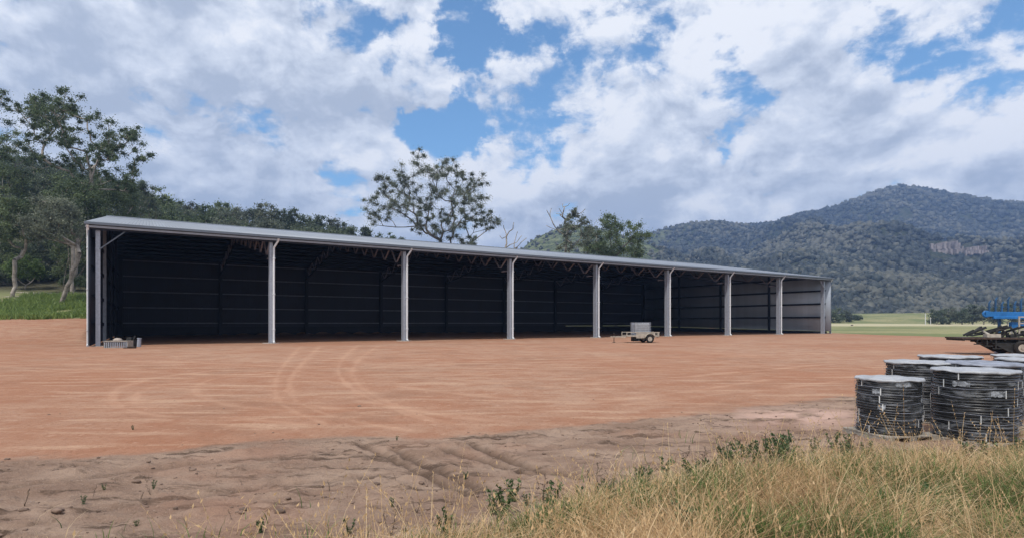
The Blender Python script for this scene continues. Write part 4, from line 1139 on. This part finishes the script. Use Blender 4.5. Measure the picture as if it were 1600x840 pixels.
# ------------------------------------------------------------------ flatbed with blue implement at the right
def make_flatbed():
    Y = 27.6; X = (1602 - 800) / F * Y; root = empty('flatbed_trailer', (X, Y, 0), -.26)
    tag(root, 'dark low flatbed trailer parked at the right edge of the pad', 'trailer')
    mb = MB(); mb.box((-2.95, -.9, .74), (2.4, .9, .82)); mb.build('deck', M['rust'], root)
    mb = MB()
    for s in (-1, 1): mb.box((-2.0, s * .5 - .06, .58), (2.2, s * .5 + .06, .74))
    for x in np.arange(-2.9, 2.3, .55): mb.box((x, -.88, .66), (x + .06, .88, .739))
    mb.build('chassis', M['machine'], root)
    mb = MB(); mb.add([(-1.75, -.8, .58), (1.5, -.8, .58), (1.2, -.8, .10), (-.95, -.8, .10), (-1.75, .8, .58), (1.5, .8, .58), (1.2, .8, .10), (-.95, .8, .10)],
                      [(0, 3, 2, 1), (4, 5, 6, 7), (0, 1, 5, 4), (1, 2, 6, 5), (2, 3, 7, 6), (3, 0, 4, 7)])
    mb.build('underbody', M['machine'], root)
    for x in (-.55, .25):
        for s in (-1, 1): wheel(root, (x, s * .84, .34), .34, .22)
    mb = MB(); mb.beam((.75, -.95, .1), (1.5, -.95, .72), .12, .28); mb.build('ramp', M['trimlight'], root)
    mb = MB()
    for x, h in ((-2.35, .22), (-1.95, .3), (-1.6, .42)): mb.box((x, -.85, .74 - h), (x + .05, -.8, .74)); mb.box((x - .1, -.86, .70 - h), (x + .25, -.78, .745 - h))
    mb.build('step', M['machine'], root)
    # load: crossed beams and tangled gear
    g = empty('scrap_load', (X - .5, Y + .12, .825), -.26); tag(g, 'jumbled dark and rusty machine parts heaped on the flatbed', 'machinery parts')
    r = random.Random(5); mb = MB()
    for i in range(22):
        x = r.uniform(-1.9, .5); mb.beam((x, r.uniform(-.8, .8), r.uniform(.04, .16)), (x + r.uniform(.3, 1.0), r.uniform(-.8, .8), r.uniform(.1, .55)), r.uniform(.05, .12), r.uniform(.05, .12))
    mb.build('beams', M['machine'], g)
    mb = MB()
    for i in range(6): x = r.uniform(-1.2, .3); mb = MB(); mb.tube((x, -.6 + r.random(), .12), (x + r.uniform(-.3, .3), .3, .2 + r.random() * .25), .06, .05, 8); mb.build('tube', M['cream'], g)
    mb = MB(); mb.box((-1.35, -.7, .0), (-.8, -.3, .16)); mb.build('gear_box', M['cream'], g)
    mb = MB(); mb.ring((-.75, -.55, .2), .16, .05, 1, 20, 8); mb.build('hose_ring', M['rubber'], g)
    # pale rack
    k = empty('steel_rack', (X + .1, Y - .3, .825), -.26); tag(k, 'pale steel ladder rack standing on the flatbed under the blue implement', 'rack')
    mb = MB()
    for x in (-.55, .05, .32): mb.beam((x, 0, 0), (x, 0, 1.0 if x < .3 else .5), .06, .05)
    for z in (.35, .66, .97): mb.beam((-.55, 0, z), (.05, 0, z - .02), .05, .05)
    mb.build('frame', M['cream'], k)
    mb = MB()
    for x in (.15, .30, .45, .60, .80): mb.beam((x, -.3, .0), (x, -.3, .42), .045, .03)
    for z in (.02, .42): mb.beam((.1, -.3, z), (.9, -.3, z), .05, .05)
    mb.build('gate_panel', M['cream'], k)
    # blue implement
    b = empty('blue_implement', (X + .3, Y + 1.4, 0), -.08); tag(b, 'bright blue farm implement with upright tines behind the flatbed', 'farm implement')
    mb = MB(); mb.beam((-1.05, 0, 1.95), (2.2, 0, 1.90), .22, .26); mb.ring((-1.0, -.05, 1.95), .13, .06, 1, 18, 8); mb.box((-.7, -.17, 1.70), (2.2, .0, 1.83))
    k2 = mb.build('main_beam', M['blue'], b); bevel(k2, .02)
    mb = MB(); mb.beam((.25, .1, 1.4), (2.1, .1, 1.4), .2, .3); mb.build('lower_beam', M['blue'], b)
    for x in (-.75, -.45, -.15, .15, .45, .75, 1.1):
        mb = MB(); h = 2.55 + .12 * math.sin(x * 9)
        mb.beam((x, .1, 2.05), (x, .1, h), .055, .075); mb.beam((x, .1, h), (x + .10, .12, h + .14), .045, .05); mb.beam((x - .07, .1, 2.3), (x + .09, .1, 2.3), .05, .05)
        mb.build('tine', M['bluedark'], b)
    for x in (-.2, 1.4):
        mb = MB(); mb.beam((x, .2, 0), (x, .2, 1.9), .1, .1); mb.box((x - .15, .05, 0), (x + .15, .35, .04)); mb.build('stand', M['bluedark'], b)
make_flatbed()


# ------------------------------------------------------------------ left-over materials inside the left corner
def corner_heap():
    def at(px, py): return G(px, py)
    X, Y = at(180, 543); c = empty('slatted_crate', (X, Y + .3, 0), .12); tag(c, 'low slatted steel crate by the left corner column', 'crate')
    mb = MB()
    for ya, nm in ((-.3, 1), (.27, 2)):
        for x in np.linspace(-.62, .62, 13): mb = MB(); mb.box((x - .02, ya, .03), (x + .02, ya + .03, .42)); mb.build('slat', M['galv'], c)
    mb = MB(); mb.box((-.66, -.32, .0), (.66, .32, .03)); mb.box((-.66, -.33, .38), (.66, -.305, .44)); mb.box((-.66, .305, .38), (.66, .33, .44)); mb.box((-.68, -.3, .03), (-.65, .3, .44)); mb.box((.65, -.3, .03), (.68, .3, .44))
    mb.build('rails', M['timber'], c)
    bv, bf = ico(2); r = np.random.default_rng(3)
    V = bv * (1 + (r.random((len(bv), 1)) - .5) * .3) * np.array([.26, .2, .13])
    o = mesh_obj('sack', V, bf, M['concrete'], smooth=True); o.location = (X - .05, Y + .3, .46); tag(o, 'pale crumpled sack lying on the slatted crate', 'sack')
    mb = MB(); mb.box((-.30, -.2, 0), (.28, .2, .42)); mb.box((-.25, -.15, .42), (.05, .15, .60)); mb.tube((.1, 0, .42), (.2, .05, .70), .05, .04, 8)
    o = mb.build('tool_box', M['machine']); X2, Y2 = at(201, 541); o.location = (X2, Y2 + .3, 0); tag(o, 'black tool box with gear on top beside the slatted crate', 'tool box')
    mb = MB(); mb.box((-.32, -.1, 0), (.3, .1, .06)); mb.box((-.1, -.13, .06), (.34, .05, .11))
    o = mb.build('timber_offcut', M['rust']); X3, Y3 = at(203, 543.5); o.location = (X3, Y3, 0); o.rotation_euler = (0, 0, .2); tag(o, 'short reddish timber offcuts on the ground by the tool box', 'timber')
    mb = MB(); mb.tube((0, 0, 0), (.03, 0, .50), .12, .11, 14); mb.tube((0.03, 0, .50), (.035, 0, .55), .13, .13, 14)
    o = mb.build('drum', M['galv']); X4, Y4 = at(217, 541); o.location = (X4, Y4, 0); tag(o, 'narrow upright grey drum at the right end of the corner clutter', 'drum')
corner_heap()


# ------------------------------------------------------------------ grass and weeds
def blades(P, H, Wd, lean, rr, seg=3, dirang=None):
    """curved tapering blades; P (n,3) roots"""
    n = len(P); ang = rr.uniform(0, 2 * math.pi, n); la = rr.uniform(0, 2 * math.pi, n) if dirang is None else dirang + rr.normal(0, .9, n)
    sx_, sy_ = np.cos(ang), np.sin(ang); lx, ly = np.cos(la), np.sin(la); rows = []
    for k in range(seg + 1):
        t = k / seg; w = Wd * (1 - t) ** .7 * .5 + .0006; bend = lean * H * t ** 1.9
        c = np.stack([P[:, 0] + lx * bend, P[:, 1] + ly * bend, P[:, 2] + H * t * (1 - .35 * lean * t)], -1)
        o = np.stack([sx_ * w, sy_ * w, np.zeros(n)], -1); rows += [c - o, c + o]
    V = np.stack(rows, 1); b = (np.arange(n) * (2 * seg + 2))[:, None, None]
    q = np.array([(2 * k, 2 * k + 1, 2 * k + 3, 2 * k + 2) for k in range(seg)])[None] + b
    return V.reshape(-1, 3), q.reshape(-1, 4)


GB = [G(*p) for p in [(330, 960), (520, 892), (620, 848), (740, 818), (860, 796), (960, 774), (1080, 744), (1180, 724), (1290, 712), (1400, 714), (1500, 716), (1600, 684), (1800, 664)]]
GBX = np.array([-30.] + [g[0] for g in GB] + [40.]); GBY = np.array([0.5] + [g[1] for g in GB] + [14.])
def grass_edge(X): return np.interp(X, GBX, GBY)


def scatter(n, x0, x1, y0, y1, rr):
    return rr.uniform(x0, x1, n), rr.uniform(y0, y1, n)


def make_grass():
    rr = np.random.default_rng(77)
    N = 420000
    # denser near the camera
    Y = 1.6 + (9.5 - 1.6) * rr.random(N) ** 1.0; X = rr.uniform(-1.2, 1.25, N) * (Y * 1.0 + 1.0)
    e = grass_edge(X) + (fbm(X * 1.3, Y * 1.3, 3, 400) - .5) * 1.0
    inn = e - Y
    clump = fbm(X * 2.2, Y * 2.2, 3, 410)
    dens = sst(-.15, .5, inn) * (0.35 + .65 * sst(.35, .6, clump)) + .05 * sst(-2.0, 0, inn) * (clump > .52)
    keep = rr.random(N) < dens
    # trodden thin where the coils stand
    for px, _, cy, R, *_r in cs:
        cx = (px - 800) / F * cy; keep &= np.hypot(X - cx, Y - cy) > R * .95
    X, Y, inn, clump = X[keep], Y[keep], inn[keep], clump[keep]; n = len(X)
    px = 800 + F * X / Y; py = HZ + F * EYE / Y
    # green patches, fixed to the ground
    gpat = fbm(X * .9 + 3, Y * 1.1, 3, 420)
    g = sst(.45, .58, gpat) * .70
    def patch(qx, qy, r):
        a, b = G(qx, qy); return np.exp(-(((X - a) / r) ** 2 + ((Y - b) / (r * .8)) ** 2))
    g = np.maximum(g, .95 * np.maximum.reduce([patch(1520, 810, 1.0), patch(1400, 880, .6), patch(1590, 720, .7), patch(820, 830, .5), patch(1180, 865, .45), patch(1640, 790, .8)]))
    g = np.maximum(g, .8 * np.exp(-(inn / .35) ** 2) * (px < 1260))
    isg = rr.random(n) < g
    z = gz(X, Y); P = np.stack([X, Y, z - .01], -1)
    Hh = rr.uniform(.10, .42, n) * (.5 + .6 * sst(0, 1.0, inn)) * (0.45 + 1.1 * clump)
    wind = .4
    d = ~isg
    V, Q = blades(P[d], Hh[d] * 1.2, rr.uniform(.0022, .0048, d.sum()), rr.uniform(.3, 2.2, d.sum()), rr, 3, wind + (fbm(X[d] * 1.8, Y[d] * 1.8, 2, 431) - .5) * 9)
    # taller bent stalks with seed heads
    st = np.where(d & (rr.random(n) < .05) & (inn > .5))[0]; m = len(st); Hs = Hh[st] * rr.uniform(1.3, 1.9, m) + .08; ln = rr.uniform(.1, .7, m); la = rr.uniform(0, 6.28, m)
    V2, Q2 = blades(P[st], Hs, rr.uniform(.0025, .004, m), ln, rr, 3, la)
    V2 = V2.reshape(m, 8, 3); tip = V2[:, 6:8].mean(1); parts = [V2.reshape(-1, 3)]; qs = [Q2]; off = m * 8
    for j in range(5):
        c_ = tip - (tip - V2[:, 4:6].mean(1)) * (j * .13); a_ = rr.normal(0, 1, (m, 3)); a_[:, 2] = abs(a_[:, 2]) + 1.5; a_ /= np.linalg.norm(a_, axis=1)[:, None]; b_ = np.cross(a_, rr.normal(0, 1, (m, 3))); b_ /= np.linalg.norm(b_, axis=1)[:, None]
        parts.append(np.stack([c_ - a_ * .010, c_ - b_ * .0042, c_ + a_ * .014, c_ + b_ * .0042], 1).reshape(-1, 3)); qs.append(np.arange(4 * m).reshape(m, 4) + off); off += 4 * m
    o = mesh_obj('seeding_grass', np.concatenate(parts), np.concatenate(qs), M['grass_dry'], attrs={'tint': np.concatenate([np.repeat(rr.uniform(.4, 1, m), 8), rr.uniform(.3, .9, 20 * m)])})
    tag(o, 'taller bent seed-headed stems rising above the straw grass', 'grass', kind='stuff')
    t = np.clip(rr.normal(.58, .22, d.sum()) + (fbm(X[d] * 1.5, Y[d] * 1.5, 2, 430) - .5) * .8, 0, 1)
    o = mesh_obj('dry_grass', V, Q, M['grass_dry'], attrs={'tint': np.repeat(t, 8)}); tag(o, 'straw-coloured long grass across the lower right foreground', 'grass', kind='stuff')
    V, Q = blades(P[isg], Hh[isg] * .85, rr.uniform(.004, .009, isg.sum()), rr.uniform(.2, .9, isg.sum()), rr, 3)
    t = np.clip(rr.normal(.45, .25, isg.sum()), 0, 1)
    o = mesh_obj('green_grass', V, Q, M['grass_green'], attrs={'tint': np.repeat(t, 8)}); tag(o, 'fresh green grass patches among the straw in the foreground', 'grass', kind='stuff')
    # verge at the left
    N = 26000
    X = rr.uniform(-64, -40, N); Y = rr.uniform(56, 76, N); px = 800 + F * X / Y
    lx, ly = shed_local(X, Y); k = (px < 150) & (lx < -.9) & (fbm(X / 2.2, Y / 2.2, 3, 500) > .36) & (Y > 58 + (fbm(X / 3, Y / 3, 3, 505) - .5) * 7)
    X, Y = X[k], Y[k]; P = np.stack([X, Y, gz(X, Y, False)], -1); n = len(X)
    V, Q = blades(P, rr.uniform(.25, .85, n), rr.uniform(.05, .13, n), rr.uniform(.2, .9, n), rr, 2)
    t = np.clip(rr.normal(.62, .25, n), 0, 1)
    o = mesh_obj('verge_grass', V, Q, M['leaf_bush'], attrs={'tint': np.repeat(t, 6)}); tag(o, 'bright green rank grass on the bank left of the shed', 'grass', kind='stuff')
make_grass()


def make_weed(kind, seed):
    r = np.random.default_rng(seed); root = empty('weed'); H = .30
    mb = MB(); stems = 3 if kind == 'leafy' else 2
    cen = []
    for s in range(stems):
        a = r.uniform(0, 6.28); p = Vector((0, 0, -.02)); h = H * r.uniform(.65, 1.0); nseg = 5
        for k in range(nseg):
            q = p + Vector((math.cos(a) * .018 + r.normal(0, .006), math.sin(a) * .018 + r.normal(0, .006), h / nseg)); mb.tube(p, q, .005 - .0007 * k, .0043 - .0007 * k, 5, False); p = q
            cen += [tuple(p)] * (2 if kind == 'leafy' else 1)
            if kind == 'stalk' and k > 2: q2 = p + Vector((r.normal(0, .03), r.normal(0, .03), .03)); mb.tube(p, q2, .003, .002, 4, False); cen.append(tuple(q2))
    mb.build('stem', M['stalk'] if kind == 'stalk' else M['weed'], root)
    if kind == 'leafy': V, Q, t = leaves(cen, [.040] * len(cen), 4, .036, r, .8, .2)
    else: V, Q, t = leaves(cen, [.018] * len(cen), 6, .012, r, 1.2, .2)
    mesh_obj('foliage', V, Q, M['weed'] if kind == 'leafy' else M['stalk'], root, attrs={'tint': t})
    return root


WP = [(38, 790, .50, 1), (145, 776, .30, 1), (235, 770, .35, 1), (515, 770, .35, 1), (545, 834, .4, 0), (408, 832, .4, 0), (652, 800, .5, 1), (768, 802, .7, 0), (803, 780, .7, 0), (790, 800, .8, 0), (860, 800, .8, 0),
      (870, 772, .5, 1), (932, 778, .95, 1), (1008, 760, .6, 0), (1040, 752, .8, 0), (1062, 742, .9, 1), (1080, 760, .9, 0), (1134, 730, .9, 0), (1152, 728, .8, 0), (1110, 745, .7, 0), (1200, 708, .6, 0), (1228, 706, .85, 0),
      (1241, 700, .6, 1), (1180, 725, .7, 0), (1355, 712, .6, 0), (1505, 725, 1.0, 0), (1545, 720, .8, 0), (1475, 712, .6, 1), (1438, 815, 1.0, 0), (1063, 850, 1.1, 0), (870, 840, .7, 1), (700, 845, .8, 0), (1590, 712, .7, 0), (955, 800, .6, 0), (610, 835, .7, 1), (208, 672, .25, 0), (620, 690, .2, 0), (1290, 700, .5, 1)]
rw_ = random.Random(12)
for i_ in range(46):
    qx = 1330 - 560 * rw_.random() ** 1.5; qy = np.interp(qx, [560, 740, 860, 960, 1080, 1180, 1330], [822, 800, 786, 768, 738, 718, 702]) + rw_.uniform(-14, 22)
    WP.append((qx, qy, rw_.uniform(.35, .95), 0 if rw_.random() < .8 else 1))
for i_ in range(16): qx = rw_.uniform(20, 900); WP.append((qx, rw_.uniform(712, 830), rw_.uniform(.12, .28), 1 if rw_.random() < .5 else 0))
wl = [make_weed('leafy', 1), make_weed('stalk', 2), make_weed('leafy', 3), make_weed('stalk', 4)]
used = set(); names = []
for i, (px, py, s, kind) in enumerate(WP):
    src = wl[kind + 2 * (i % 2)]
    if src.name in used: o = copy_tree(src)
    else: o = src; used.add(src.name)
    X, Y = G(px, py); o.location = (X, Y, float(gz(np.array([X]), np.array([Y]))[0])); o.rotation_euler = (0, 0, i * 1.7); o.scale = (s, s, s)
    where = 'bare soil' if py < 795 and px < 1000 else 'grass edge'
    if kind: lb, gp = 'thin brown dried weed stalk standing on the ' + where, 'dried weed stalks on the ' + where
    else: lb, gp = 'small dark green leafy weed growing at the ' + where, 'leafy weeds at the ' + where
    tag(o, lb, 'weed', gp)

# clods and stones lying on the topsoil
def clods():
    rr = np.random.default_rng(55); bv, bf = ico(1); N = 2600
    Y = 3.2 + 9 * rr.random(N) ** 1.1; X = rr.uniform(-1.0, 1.0, N) * (Y + .5)
    m = soil_mask(X, Y); k = (rr.random(N) < m * .9 + .05) & (fbm(X * 1.2, Y * 1.2, 3, 600) > .46); X, Y = X[k], Y[k]; n = len(X)
    s = np.clip(rr.lognormal(-4.6, .5, n), .004, .035); V = bv[None] * (1 + (rr.random((n, len(bv), 1)) - .5) * .5) * s[:, None, None] * np.array([1.2, 1, .6])
    V = V + np.stack([X, Y, gz(X, Y) + s * .2], -1)[:, None]
    Fc = bf[None] + (np.arange(n) * len(bv))[:, None, None]
    o = mesh_obj('clods', V.reshape(-1, 3), Fc.reshape(-1, 3), pbr('clod_earth', (0.24, 0.165, 0.125), .95, 0, .25, 5), smooth=False)
    tag(o, 'small clods of earth scattered over the bare topsoil', 'clods', kind='stuff')
clods()


# ------------------------------------------------------------------ haze
def haze():
    mb = MB(); mb.box((-15000, -60, -2), (15000, 5600, 420)); m = bpy.data.materials.new('haze_air'); m.use_nodes = True; k = NT(m.node_tree)
    v = k.n('ShaderNodeVolumePrincipled'); v.inputs['Color'].default_value = C4(0.36, 0.56, 1.0); v.inputs['Density'].default_value = 0.00031; v.inputs['Anisotropy'].default_value = 0.1
    o = k.n('ShaderNodeOutputMaterial'); k.put(o.inputs['Volume'], v)
    b = mb.build('haze', m); tag(b, 'thin blue haze over the valley', 'haze', kind='stuff')
haze()
